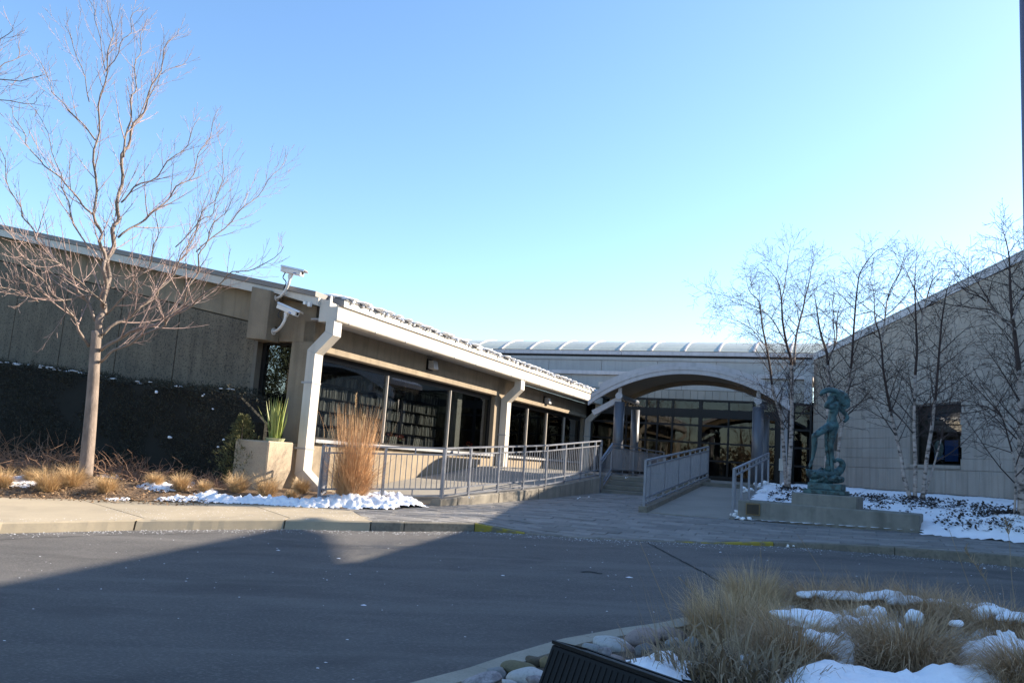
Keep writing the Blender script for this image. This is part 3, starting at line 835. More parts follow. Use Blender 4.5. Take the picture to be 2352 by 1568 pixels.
# wall lights under the eave
for (u, v, lab) in [(996, 838, 'boxy wall light under the eave above the first library windows'), (1259, 920, 'boxy wall light in eave shade nearer the arched entrance')]:
    a, z = on_n(u, v, .16)
    t = thing('wall_light', L(a, 0, z - .1), lab, 'wall light', 'boxy lights on the library wall')
    lbox(a - .17, a + .17, .004, .05, z - .17, z + .17).build('back_plate', FRAME, t)
    mb = MB(); mb.prism([L(a - .14, .05, z - .13), L(a - .14, .27, z - .13), L(a - .14, .22, z + .12), L(a - .14, .05, z + .12)], AV * .28)
    mb.build('lamp_body', METG, t, bevel=.01)
    lbox(a - .12, a + .12, .07, .25, z - .137, z - .132).build('lens', LIGHTIN, t)

# bookcases and books behind the first windows
def bookcase(a0, a1, lab):
    t = thing('bookcase', L((a0 + a1) / 2, -1.2, 1.08), lab, 'bookcase', 'bookcases inside the library windows')
    n0, n1 = -1.30, -.95
    lbox(a0, a1, n0 - .03, n0, 1.08, 3.7).build('back_panel', DARKIN, t)
    nz = 7; dzs = (3.65 - 1.15) / nz
    for k in range(nz + 1):
        lbox(a0, a1, n0, n1, 1.15 + k * dzs - .02, 1.15 + k * dzs).build('shelf', FRAME, t)
    for e in (a0, a1 - .03): lbox(e, e + .03, n0, n1 + .005, 1.08, 3.68).build('side_panel', FRAME, t)
    for k in range(nz):
        mb = MB(); a = a0 + .05
        while a < a1 - .08:
            wd = random.uniform(.022, .05); h = random.uniform(.6, .92) * (dzs - .03)
            if random.random() < .06: a += random.uniform(.05, .2); continue
            lbox(a, a + wd - .002, n0 + .02, n1 - random.uniform(.02, .07), 1.15 + k * dzs + .001, 1.15 + k * dzs + h, mb); a += wd
        mb.build('books', BOOKM, t, kind='stuff')
BOOKM = mat('book_spine', (.22, .20, .17), (.10, .115, .125), 30, .7, island=.7, stretch=(1, 1, .05))
for i, (a0, a1) in enumerate([(1.2, 3.65), (3.7, 6.15), (6.2, 8.65)]):
    bookcase(a0, a1, ['bookcase behind the nearest library window beside the downspout', 'bookcase behind the pale mullion, middle of the three seen', 'bookcase farthest along, behind the red flowers'][i])
for i, (u, v) in enumerate([(818, 1003), (908, 1015), (962, 1017)]):
    a, z = on_n(u, 1018, -.45)
    t = thing('magazine_rack', L(a, -.45, 1.82), ['magazines standing behind the tall dry grass', 'magazine rack below the red flowers on the window sill', 'magazine rack right of the red flowers on the window sill'][i], 'magazine rack', 'magazines on the library window sill')
    lbox(a - .22, a + .22, -.62, -.38, 1.80, 1.825).build('tray', FRAME, t)
    for k in range(6):
        mb = MB(); o = L(a - .2 + k * .065, -.56 + .02 * k % .05, 1.826)
        mb.box(o, AV * .05, NV * .02 + Vector((0, 0, .0)), Vector((0, 0, .26)) + AV * .05); mb.build('magazine', LIGHTIN, t)
for i, (u, v) in enumerate([(898, 997), (921, 995), (1078, 998)]):
    a, z = on_n(u, v, -.6)
    t = thing('potted_flower', L(a, -.6, 1.8), ['red flower in a pot on the sill, just right of the first pale mullion', 'red flower in a pot above the magazine rack', 'red flower in a pot behind the third pane'][i], 'flower', 'red potted flowers on the library sill')
    mb = MB(); mb.tube([L(a, -.6, 1.8), L(a, -.6, 1.95)], [.07, .09], 8); mb.build('pot', FRAME, t)
    mb = MB()
    for k in range(26):
        p = L(a, -.6, 2.06) + Vector((random.gauss(0, .07), random.gauss(0, .07), random.gauss(0, .05))); d = Vector((random.gauss(0, 1), random.gauss(0, 1), random.uniform(-.2, 1))).normalized() * .09
        s = d.cross(Vector((.3, .5, .8))).normalized() * .03
        mb.poly([p, p + d * .5 + s, p + d, p + d * .5 - s])
    mb.build('petals', RED, t, fixn=False)
    for k in range(4):
        mb = MB(); mb.tube([L(a, -.6, 1.93), L(a + random.uniform(-.06, .06), -.6 + random.uniform(-.05, .05), 2.06)], .005, 4); mb.build('stem', LEAFG, t)

# ================================================================== ENTRANCE BLOCK
ENT = thing('entrance_building', L(AF, 6, 1.4), 'pale panelled entrance block with dark glass doors and a ribbed skylight vault on top', 'building')
EN0, EN1 = .0, on_a(1865, 1000, AF)[0]
Z0, ZH = 1.42, 5.0
rows = [1.42, 2.22, 3.02, 3.82, 4.18, 4.57, 4.92]
verts = [.35, 2.05, 2.99, 3.54, 4.24, 5.52, 6.79, 7.86, 8.85, 9.6, EN1 - .06]
fr = MB()
# grid of bars: verticals full height, horizontals butted between
hw = {5.52: .085}
for n in verts: lbox(AF - .06, AF + .06, n - hw.get(n, .04), n + hw.get(n, .04), Z0, ZH, fr)
FRO = fr.build('door_frame', FRAME, ENT)
for i in range(len(verts) - 1):
    l, r = verts[i] + hw.get(verts[i], .04), verts[i + 1] - hw.get(verts[i + 1], .04)
    bars = [(Z0, Z0 + .14), (2.19, 2.27), (2.98, 3.06), (3.76, 3.85), (4.16, 4.56), (4.90, ZH)]
    if i == 8: continue
    if i >= 9: bars[4] = (4.52, 4.60)
    for (z0, z1) in bars: lbox(AF - .05, AF + .05, l, r, z0, z1).build('rail', FRAME, FRO)
    for (z0, z1) in zip([b[1] for b in bars[:-1]], [b[0] for b in bars[1:]]):
        lbox(AF - .006, AF + .006, l, r, z0, z1).build('pane', GLR, FRO)
lbox(AF - .3, AF + .1, verts[8] + .04, verts[9] - .04, Z0, ZH).build('panel_post', FRAME, ENT)
lbox(AF + .1, AF + 7, EN0, EN1 + 2, 1.36, 1.42).build('interior_floor', CARPET, ENT)
lbox(AF + 7, AF + 7.1, EN0, EN1 + 2, 1.4, 5.2).build('interior_wall', mat('lobby_wall', (.16, .12, .085), (.11, .085, .06), 1, .9), ENT)
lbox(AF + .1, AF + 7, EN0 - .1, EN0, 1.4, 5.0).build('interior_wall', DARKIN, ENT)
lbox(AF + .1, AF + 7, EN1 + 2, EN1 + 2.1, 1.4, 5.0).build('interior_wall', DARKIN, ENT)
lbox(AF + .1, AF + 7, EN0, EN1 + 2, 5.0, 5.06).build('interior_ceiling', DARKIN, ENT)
for k in range(6):
    lbox(AF + 3, AF + 3.5, 1.5 + k * 1.5, 1.9 + k * 1.5, 1.42, 5).build('interior_column', mat('lobby_column', (.26, .235, .20)), ENT)
# soldier band of narrow metal panels above the glass
k = 0; n = EN0
while n < EN1 - .05:
    n2 = min(n + .335, EN1)
    lbox(AF - .03, AF + .08, n + .008, n2 - .008, ZH + .005, 5.40).build('band_panel', PANELM, ENT); n = n2
lbox(AF + .0, AF + .15, EN0, EN1, 5.0, 6.0).build('backing_wall', CONC_D, ENT)
# lower wall of big smooth panels up to a ledge
n = -9.0
while n < EN1:
    n2 = min(n + 2.72, EN1 + .0)
    z0 = 5.43 if n2 > EN0 else 5.43
    lbox(AF - .02, AF + .1, n + .01, n2 - .01, z0, 6.02).build('wall_panel', STONEG, ENT); n = n2
lbox(AF - .16, AF + 3.0, -9, EN1, 6.04, 6.22).build('ledge', METC, ENT, bevel=.01)
UA = AF + 3
n = -12.0
while n < 14:
    n2 = n + 2.95
    lbox(UA, UA + .2, n + .012, n2 - .012, 6.2, 7.16).build('wall_panel', STONEG, ENT); n = n2
lbox(UA + .05, UA + .3, -12, 14, 6.2, 7.2).build('backing_wall', CONC_D, ENT)
lbox(UA - .06, UA + .3, -12, 14, 7.17, 7.33).build('bolted_band', STONEG, ENT)
for k in range(36):
    c = L(UA - .06, -11.5 + k * .69, 7.25); mb = MB(); mb.tube([c, c - AV * .03], .022, 6); mb.build('bolt', METG, ENT)
lbox(UA - .02, UA + .3, -12, 14, 7.34, 7.45).build('shadow_gap', FRAME, ENT)
for k, (n0, n1) in enumerate([(-12, -5.75), (-5.73, .85), (.87, 14)]):
    lbox(UA - .14, UA + .4, n0, n1, 7.45, 7.64).build('vault_gutter', METC, ENT)
lbox(AF - .34, AF - .17, EN1 - .34, EN1 - .02, 4.95, 6.9).build('conduit', METG, ENT)
# barrel vault skylight with ribs
VA, VZ, VR = UA + 3.5, 1.72, 6.9
rib_n = [-12.7, -11.0, -9.36, -7.68, -5.99, -4.32, -2.63, -.97, .69, 2.4, 4.1, 5.8, 7.5, 9.2, 10.9, 12.6, 14.3]
th0, th1 = math.acos(-3.45 / 6.9), math.acos(3.45 / 6.9)
def arc(n, r, k=14): return [L(VA + r * math.cos(th0 + (th1 - th0) * i / k), n, VZ + r * math.sin(th0 + (th1 - th0) * i / k)) for i in range(k + 1)]
for i in range(len(rib_n) - 1):
    q0, q1 = arc(rib_n[i] + .03, VR - .45 + .45), arc(rib_n[i + 1] - .03, VR)
    mb = MB()
    for s in range(len(q0) - 1): mb.poly([q0[s], q0[s + 1], q1[s + 1], q1[s]])
    mb.build('vault_panel', VAULT, ENT, smooth=True)
for nn in rib_n:
    mb = MB(); mb.rect_tube(arc(nn, VR + .015), .04, .035, side=NV); mb.build('vault_rib', METC, ENT)
lbox(UA - .1, UA + 7, 14.0, 14.2, 6.0, 7.6).build('end_wall', STONEG, ENT)

# platform, steps, ramp
PLZ = 1.38
PL = thing('entrance_platform', L(12, 7, PLZ), None, None); PL['kind'] = 'structure'
lbox(8.65, AF - .06, 4.3, 10.2, .4, PLZ).build('platform_slab', STEPC, PL)
lbox(-.3, AF - .06, .05, 4.0, .3, .45).build('walkway_slab', STEPC, PL)
mb = MB(); mb.prism([L(1.0, .05, .5), L(1.0, 4.2, .5), L(10.5, 4.28, PLZ), L(10.5, .05, PLZ)], Vector((0, 0, -.3))); mb.build('walkway_ramp', RAMPC, PL)
lbox(10.5, AF - .06, .05, 4.28, .9, PLZ).build('platform_slab', STEPC, PL)
ES = thing('entrance_steps', L(8, 6.5, .85), 'four worn concrete steps between the long railing and the ramp', 'steps')
sb = .84; nr = 4; rise = (PLZ - sb) / nr
for k in range(nr):
    z1 = sb + rise * (k + 1); a0 = 7.45 + k * .33
    mb = lbox(a0, 8.64 + .0 if k < nr - 1 else 8.645, 5.2, 7.74, z1 - rise - (.3 if k == 0 else -.002), z1 - .002)
    mb.build('step', STEPC, ES, bevel=.012)
RP = thing('entrance_ramp', L(5, 8.7, .8), 'smooth concrete ramp rising between two grey railings to the doors', 'ramp')
ra0, ra1 = 1.60, 10.2
zr0 = zp(*L(ra0, 8.7, 0).to_2d()) + .012
rz = lambda a: zr0 + (PLZ - zr0) * min(max((a - ra0) / (ra1 - ra0), 0), 1)
mb = MB(); mb.prism([L(ra0, 7.92, rz(ra0)), L(ra0, 9.62, rz(ra0)), L(ra1, 9.62, PLZ + .004), L(ra1, 7.92, PLZ + .004)], Vector((0, 0, -.5))); mb.build('ramp_slab', RAMPC, RP)
for (n0, n1) in ((7.72, 7.915), (9.625, 9.74)):
    mb = MB(); h = .11 if n0 < 9 else .03
    mb.prism([L(ra0 - .05, n0, rz(ra0) - .4), L(ra1, n0, PLZ - .6), L(ra1, n0, PLZ + h), L(ra0 - .05, n0, rz(ra0) + h)], NV * (n1 - n0)); mb.build('ramp_curb', CURB, RP, bevel=.012)

# low retaining wall along the walkway, in cast lengths
RT = thing('retaining_wall', L(3, 4.5, .6), 'low grey concrete retaining wall under the long railing', 'low wall')
RL = [(-.45, 3.95), (.84, 4.27), (3.68, 4.79), (7.79, 5.16)]
def rpt(s):   # s in 0..1 along the wall
    xs = [0, .16, .45, 1.0]
    return float(np.interp(s, xs, [q[0] for q in RL])), float(np.interp(s, xs, [q[1] for q in RL]))
def rtop(s): return .70 + (1.33 - .70) * s
brk = [0, .07, .24, .42, .58, .72, .86, 1.0]
for s0, s1 in zip(brk[:-1], brk[1:]):
    mb = MB(); bot = []; n = 4; rowsv = []
    for k in range(n + 1):
        s = s0 + (s1 - s0) * k / n
        if k == 0: s += .002
        if k == n: s -= .002
        a, nn = rpt(s); c = L(a, nn, 0)
        z = zp(c.x, c.y)
        rowsv.append([L(a, nn, z - .15), L(a, nn, rtop(s) - .015), L(a, nn - .015, rtop(s)), L(a, nn - .24, rtop(s)), L(a, nn - .25, z - .3)])
    for r in rowsv: mb.v += [tuple(p) for p in r]
    for k in range(n):
        for j in range(4): mb.f.append((k * 5 + j, (k + 1) * 5 + j, (k + 1) * 5 + j + 1, k * 5 + j + 1))
    mb.f.append(tuple(range(5))); mb.f.append(tuple(n * 5 + j for j in range(4, -1, -1)))
    mb.build('wall_section', RETAIN, RT)

# ================================================================== railings
def bar_mesh(name, h, wx, wy, m):
    mb = MB(); mb.box((-wx / 2, -wy / 2, 0), (wx, 0, 0), (0, wy, 0), (0, 0, h)); return mb.mesh(name, m, (0, 0, 0))
def railing(name, pts, label, nb=True, hts=(1.06, .92, .20, .06), sp=.115, post=(.05, .05), mids=True, double=False, group=None, posts_at=None, topflat=False):
    """pts: base points of posts"""
    t = thing(name, pts[0], label, 'railing', group)
    top, sec, lo, lo2 = hts
    for i, p in enumerate(pts):
        d = (pts[min(i + 1, len(pts) - 1)] - pts[max(i - 1, 0)]); an = math.atan2(d.y, d.x)
        me = bar_mesh('post', top - .005, post[0], post[1], GALV)
        inst('post', me, t, p, (0, 0, an))
    bal = bar_mesh('baluster', 1.0, .014, .014, GALV)
    for i in range(len(pts) - 1):
        p, q = pts[i], pts[i + 1]; d = q - p; ln = math.hypot(d.x, d.y); u = d / ln; an = math.atan2(d.y, d.x)
        e = u * (post[0] / 2 + .001)
        for h, hw, hh, nm in ((top, .026, .018, 'top_rail'), (sec, .016, .016, 'rail'), (lo, .016, .016, 'rail'), (lo2, .016, .016, 'rail')):
            if h is None: continue
            if nm == 'top_rail': a_, b_ = p, q
            else: a_, b_ = p + e, q - e
            mb = MB(); mb.rect_tube([a_ + ZV * h, b_ + ZV * h], hw, hh); mb.build(nm, GALV, t)
        if nb:
            n = max(2, int(ln / sp))
            for k in range(1, n):
                c = p + d * (k / n) + ZV * (lo + .017)
                inst('baluster', bal, t, c, (0, 0, an), (1, 1, sec - lo - .034))
        if mids and ln > .8:
            for (ha, hb) in (((sec + .017), (top - .019)),) + ((((lo2 + .017), (lo - .017)),) if lo2 else ()):
                c = (p + q) / 2 + ZV * ha
                inst('short_bar', bal, t, c, (0, 0, an), (1.6, 1.6, hb - ha))
    return t
# long railing on the retaining wall
ptsL = []
for u in (1018, 1077, 1143, 1201, 1253, 1295, 1332, 1364):
    a_, e = ae(u, 1100); best = min(np.linspace(0, 1, 400), key=lambda s: abs((lambda c: c.x / c.y)(L(rpt(s)[0], rpt(s)[1] - .12, 0)) - a_))
    a, n = rpt(best); ptsL.append(L(a, n - .12, rtop(best) - .002))
a, n = rpt(1.0); ptsL.append(L(a, n - .12, rtop(1) - .002))
railing('railing', ptsL, 'long grey baluster railing on the low retaining wall before the library windows')
# near return of the railing towards the downspout
q0 = ptsL[0] + Vector((-.02, -.09, 0)); q1 = Vector((-3.62, 16.75, 0)); q1.z = q0.z - .12
qm = q0.lerp(q1, .5)
railing('railing', [q0, qm, q1, L(-.5, 1.1, q1.z)], 'grey baluster railing panel behind the tall dry grass')
# stair railing
sp_ = [L(7.5, 5.12, sb + .01), L(8.7, 5.12, PLZ)]
railing('stair_railing', sp_, 'sloping grey railing on the left side of the entrance steps', hts=(.95, .83, .18, .05))
railing('railing', [L(8.75, 5.1, PLZ), L(11.6, 5.1, PLZ), L(14, 5.0, PLZ), L(17, 5.0, PLZ)], 'short grey railing on the platform between the two dark columns', hts=(.98, .86, .18, .06))
# ramp railings
rr = [L(a, 7.82, rz(a) + .11) for a in (1.62, 2.05, 3.6, 5.3, 7.0, 8.6, 10.0, 10.18)]
railing('ramp_railing', rr, 'grey railing with fine balusters on the left of the ramp', hts=(.98, .85, .17, .05), sp=.085)
rr = [L(a, 9.68, rz(a) + .02) for a in (1.72, 1.95, 3.1, 4.6, 6.2, 7.8, 9.6)]
railing('ramp_handrail', rr, 'open grey handrail without balusters on the right of the ramp', nb=False, hts=(1.0, .86, None, None))

# ================================================================== entrance canopy
CN = thing('entrance_canopy', L(12, 7, PLZ), 'arched metal entrance canopy on four dark round columns', 'canopy')
cc_, cz_ = 6.96, -.55
def arcp(a, r, n0, n1, k=36):
    t0 = math.acos((n0 - cc_) / r); t1 = math.acos((n1 - cc_) / r)
    return [L(a, cc_ + r * math.cos(t0 + (t1 - t0) * i / k), cz_ + r * math.sin(t0 + (t1 - t0) * i / k)) for i in range(k + 1)]
def arcband(a0, a1, r0, r1, n0, n1, name, m, parent=CN):
    mb = MB(); k = 36
    A0, B0, A1, B1 = arcp(a0, r0, n0, n1), arcp(a0, r1, n0, n1), arcp(a1, r0, n0, n1), arcp(a1, r1, n0, n1)
    mb.v = [tuple(p) for p in A0 + B0 + A1 + B1]; K = k + 1
    for i in range(k):
        for (x, y) in ((0, 1), (1, 3), (3, 2), (2, 0)):
            mb.f.append((x * K + i, x * K + i + 1, y * K + i + 1, y * K + i))
    mb.f.append((0, K, 3 * K, 2 * K)); mb.f.append((K - 1, 2 * K - 1, 4 * K - 1, 3 * K - 1))
    return mb.build(name, m, parent)
arcband(10.72, 10.84, 5.36, 5.49, 3.64, 10.2, 'front_arch', METC)
arcband(10.70, 10.86, 5.494, 5.60, 3.72, 10.15, 'front_arch_flange', METC)
arcband(10.80, 13.65, 5.605, 5.76, 4.0, 9.97, 'roof_shell', METC)
arcband(10.86, 13.5, 5.44, 5.60, 4.05, 9.9, 'soffit', SOFFIT)
arcband(13.42, 13.6, 5.30, 5.435, 4.2, 9.8, 'rear_arch', SOFFIT)
for s in (4.01, 9.93):
    c = L(10.95, s, cz_ + math.sqrt(5.72 ** 2 - (s - cc_) ** 2)); mb = MB(); mb.box(c - NV * .1, AV * .1, NV * .2, ZV * .14); mb.build('roof_bracket', METW, CN)
def column(a, n, r, ztop, zb=PLZ):
    mb = MB(); mb.tube([L(a, n, zb), L(a, n, ztop)], r, 28); o = mb.build('column', COLM, CN, smooth=False)
    for p in o.data.polygons:
        if len(p.vertices) == 4: p.use_smooth = True
    mb = MB(); mb.tube([L(a, n, zb), L(a, n, zb + .03)], r + .05, 28); mb.build('base_ring', STEPC, o)
for n in (4.675, 9.21):
    column(11.0, n, .175, 3.83)
    column(13.3, n, .15, 3.75)
    arch_z = cz_ + math.sqrt(5.37 ** 2 - (n - cc_) ** 2)
    lbox(10.94, 11.02, n - .06, n + .06, 3.83, arch_z - .0).build('post_plate', METC, CN)
    mb = MB(); mb.tube([L(10.84, n, 4.03), L(10.93, n, 4.03)], .12, 20); mb.build('pipe_cap', METC, CN)
    mb = MB(); mb.tube([L(11.03, n, 4.03), L(13.45, n, 4.03)], .09, 16); mb.build('tie_pipe', COLM, CN)
# short stub beam beside the left column
mb = MB(); mb.rect_tube([L(11.05, 3.75, 3.42), L(11.05, 4.62, 3.92)], .07, .09, side=AV); mb.build('stub_beam', METC, CN)
lbox(13.1, 13.4, 9.75, 9.95, PLZ, 4.9).build('side_post', METG, CN)
lbox(13.0, 13.1, 9.72, 9.95, 1.9, 2.3).build('call_box', METW, CN)

# ================================================================== STONE WING (right)
STW = thing('stone_wing', RWp(10, 0, 1.4), 'grey limestone wing with sloping roof line behind the birches on the right', 'building')
_t0, _z0r = on_r(1870, 812); _t1, _z1r = on_r(2352, 575)
def par(t): return _z0r + (_z1r - _z0r) / (_t1 - _t0) * (t - _t0) + max(0, t - 16) * .09  # beyond the frame the roof line is steepened to shape the drive shadow
TMAX = 33.0
def rp(pts, o0, o1): return MB().prism([RWp(t, o0, z) for t, z in pts], RNV * (o1 - o0))
WT0, WT1, WZ0, WZ1 = 6.50, 9.0, 2.46, 4.55
ST0, ST1, SZ0, SZ1 = 1.45, 1.9, 2.94, 3.68
def backing(t0, t1, z0, z1=None):
    rp([(t0, z0), (t1, z0), (t1, z1 if z1 else par(t1) - .05), (t0, z1 if z1 else par(t0) - .05)], -.45, -.085).build('backing_wall', STONEJ, STW)
backing(0, ST0, .6); backing(ST0, ST1, .6, SZ0); backing(ST0, ST1, SZ1); backing(ST1, WT0, .6); backing(WT0, WT1, .6, WZ0 - .0); backing(WT0, WT1, WZ1); backing(WT1, 16, .6); backing(16.002, TMAX, .6)
rp([(0, .5), (TMAX, .5), (TMAX, par(TMAX) - .06), (16, par(16) - .06), (0, par(0) - .06)], -14, -6).build('inner_mass', STONEJ, STW)
rp([(-.3, par(-.3) - .05), (16, par(16) - .05), (TMAX + .1, par(TMAX + .1) - .05), (TMAX + .1, par(TMAX + .1)), (16, par(16)), (-.3, par(-.3))], -14, .06).build('roof', METG, STW)
rp([(-.05, par(-.05) - .30), (16, par(16) - .3), (TMAX, par(TMAX) - .30), (TMAX, par(TMAX) - .053), (16, par(16) - .053), (-.05, par(-.05) - .053)], .0, .045).build('parapet_band', METC, STW)
# courses of stones, cut round the openings
def stone(t0, t1, z0, z1, m=STONE, gap=.0035, ztop=None):
    g = gap
    def emit(a, b, c, d, zt=None):
        if b - a < .05 or d - c < .03: return
        if zt: pts = [(a + g, c + g), (b - g, c + g), (b - g, zt(b) - g), (a + g, zt(a) - g)]
        else: pts = [(a + g, c + g), (b - g, c + g), (b - g, d - g), (a + g, d - g)]
        rp(pts, -.085, random.uniform(-.002, .002)).build('stone', m, STW, bevel=.004)
    hits = [(x0, x1, y0, y1) for x0, x1, y0, y1 in ((WT0 - .2, WT1 + .0, WZ0 - .12, WZ1 + .03), (ST0, ST1, SZ0, SZ1)) if t1 > x0 + .001 and t0 < x1 - .001 and z1 > y0 + .001 and z0 < y1 - .001]
    if not hits: emit(t0, t1, z0, z1, ztop); return
    x0, x1, y0, y1 = hits[0]
    if t0 < x0: emit(t0, x0, z0, z1)
    if t1 > x1: emit(x1, t1, z0, z1)
    m0, m1 = max(t0, x0), min(t1, x1)
    if z0 < y0: emit(m0, m1, z0, y0)
    if z1 > y1: emit(m0, m1, y1, z1)
TV = 12.6
t = 0.0
while t < TV: stone(t, t + .518, 1.50, 2.295); t += .518           # plinth slabs
rp([(0, .9), (TMAX, .9), (TMAX, 1.49), (0, 1.49)], -.08, .03).build('plinth_base', STONEJ, STW)
z = 2.30
for r in range(7):
    t = -.3 - (r % 2) * .55
    while t < TV:
        stone(max(t, 0), min(t + 1.1, TV), z, z + .378); t += 1.1
    z += .378
t = 0.0
while t < TV: stone(t, t + .415, z, z + .38); t += .415                # soldier course
z += .38
r = 0
while z < par(TV) - .3:
    t = -.3 - (r % 2) * .7; h = .56
    while t < TV:
        a, b = max(t, 0), min(t + 1.4, TV); t += 1.4
        if z + h <= par(a) - .3: stone(a, b, z, z + h)
        else:
            zt = lambda x, z=z, h=h: min(par(x) - .3, z + h)
            if zt(b) - z > .06:
                # keep shallow wedges too
                pts = [(a + .006, z + .006), (b - .006, z + .006), (b - .006, zt(b) - .006)]
                if zt(a) - z > .03: pts.append((a + .006, zt(a) - .006))
                rp(pts, -.085, 0).build('stone', STONE, STW)
    z += h; r += 1
rp([(TV, .6), (TMAX, .6), (TMAX, par(TMAX) - .3), (16, par(16) - .3), (TV, par(TV) - .3)], -.084, 0).build('wall_end', STONE, STW)
# big window
rbox(WT0 - .195, WT0 - .0, -.42, .02, WZ0 - .11, WZ1 + .02).build('window_jamb', STONE, STW, bevel=.01)
rbox(WT0 - .195, WT1 + .0, -.42, .04, WZ0 - .115, WZ0 - .0).build('window_sill', STONE, STW, bevel=.008)
rbox(WT0, WT1, -.40, -.30, WZ1 - .28, WZ1).build('window_header', FRAME, STW)
f = rbox(WT0, WT0 + .06, -.40, -.32, WZ0, WZ1 - .28); rbox(WT1 - .06, WT1, -.40, -.32, WZ0, WZ1 - .28, f); rbox(WT0 + .06, WT1 - .06, -.40, -.32, WZ0, WZ0 + .06, f)
fo2 = f.build('window_frame', FRAME, STW)
rbox(WT0 + .06, WT1 - .06, -.365, -.355, WZ0 + .06, WZ1 - .28).build('pane', glass('stone_wing_glass', (.45, .48, .46), 1.7), fo2)
rbox(ST0, ST1, -.40, -.36, SZ0, SZ1).build('slit_pane', FRAME, STW)
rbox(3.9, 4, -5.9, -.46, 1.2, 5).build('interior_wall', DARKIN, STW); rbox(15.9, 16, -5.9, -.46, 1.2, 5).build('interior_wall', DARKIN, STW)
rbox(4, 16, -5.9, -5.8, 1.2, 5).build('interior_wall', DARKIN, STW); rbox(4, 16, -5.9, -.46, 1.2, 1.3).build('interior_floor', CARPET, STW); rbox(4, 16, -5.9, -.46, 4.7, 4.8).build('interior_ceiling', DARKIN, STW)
rbox(6.0, 11.5, -3.2, -3.1, 3.02, 3.12).build('light_line', mat('light_line_yellow', (.75, .55, .12), None, 3, .6), STW)  # line of yellow light put in as a yellow-coloured bar
LITE = bpy.data.materials.new('pale_green_glow'); LITE.use_nodes = True  # added glowing panes inside, standing in for the pale reflection in the glass
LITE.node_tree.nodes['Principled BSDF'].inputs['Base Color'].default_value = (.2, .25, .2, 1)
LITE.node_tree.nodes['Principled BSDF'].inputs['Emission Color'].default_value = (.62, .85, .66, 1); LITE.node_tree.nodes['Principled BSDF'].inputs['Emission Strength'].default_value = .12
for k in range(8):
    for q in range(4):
        rbox(5 + k * 1.3, 6.24 + k * 1.3, -5.79, -5.76, 3.12 + q * .36, 3.44 + q * .36).build('glow_pane', LITE, STW)
# sign in the window
sg = thing('window_sign', RWp(7.2, -.6, 2.55), 'blue sign with a pale oval picture standing in the stone wing window', 'sign')
rbox(7.5, 8.15, -.62, -.60, 2.62, 3.35).build('board', BLUEP, sg)
mb = MB(); mb.ball(RWp(7.22, -.58, 3.05), .26, 16, 8, (1, .12, 1.15), Matrix.Rotation(math.atan2(RD2[1], RD2[0]), 3, 'Z')); mb.build('oval', mat('sign_oval', (.5, .55, .55), (.12, .2, .2), 7, .6), sg, smooth=True)
rbox(6.98, 7.45, -.60, -.585, 2.68, 2.86).build('base_card', mat('sign_card', (.12, .25, .6), (.3, .4, .65), 9, .6), sg)

# blocker outline follows the drive's shadow edges back toward the sun
def sunshadow_to(p, s): return Vector((p.x, p.y, p.z)) + sd * s

# made-up hall out of frame, shaped to shade the drive around the sunlit wedge
SHADE_HALL = thing('shadow_hall', RWp(20, -7, 1), 'added hall mass out of view that shades the drive', 'building')
rp([(14.7, 15.06), (16.0, 14.73), (19.32, 14.50), (46, 14.50), (46, 21.7), (20.0, 16.16)], -7.05, -7).build('fascia', METG, SHADE_HALL)
mb = MB(); mb.prism([RWp(t, -7.06, z) for t, z in [(14.7, 15.06), (16.0, 14.73), (19.32, 14.50), (46, 14.50), (46, 21.7), (20.0, 16.16)]], RNV * -6 + ZV * 3.2); mb.build('roof', METG, SHADE_HALL)
rp([(19.32, .6), (46, .6), (46, 14.48), (19.32, 14.48)], -9.4, -7.1).build('wall', STONE, SHADE_HALL)

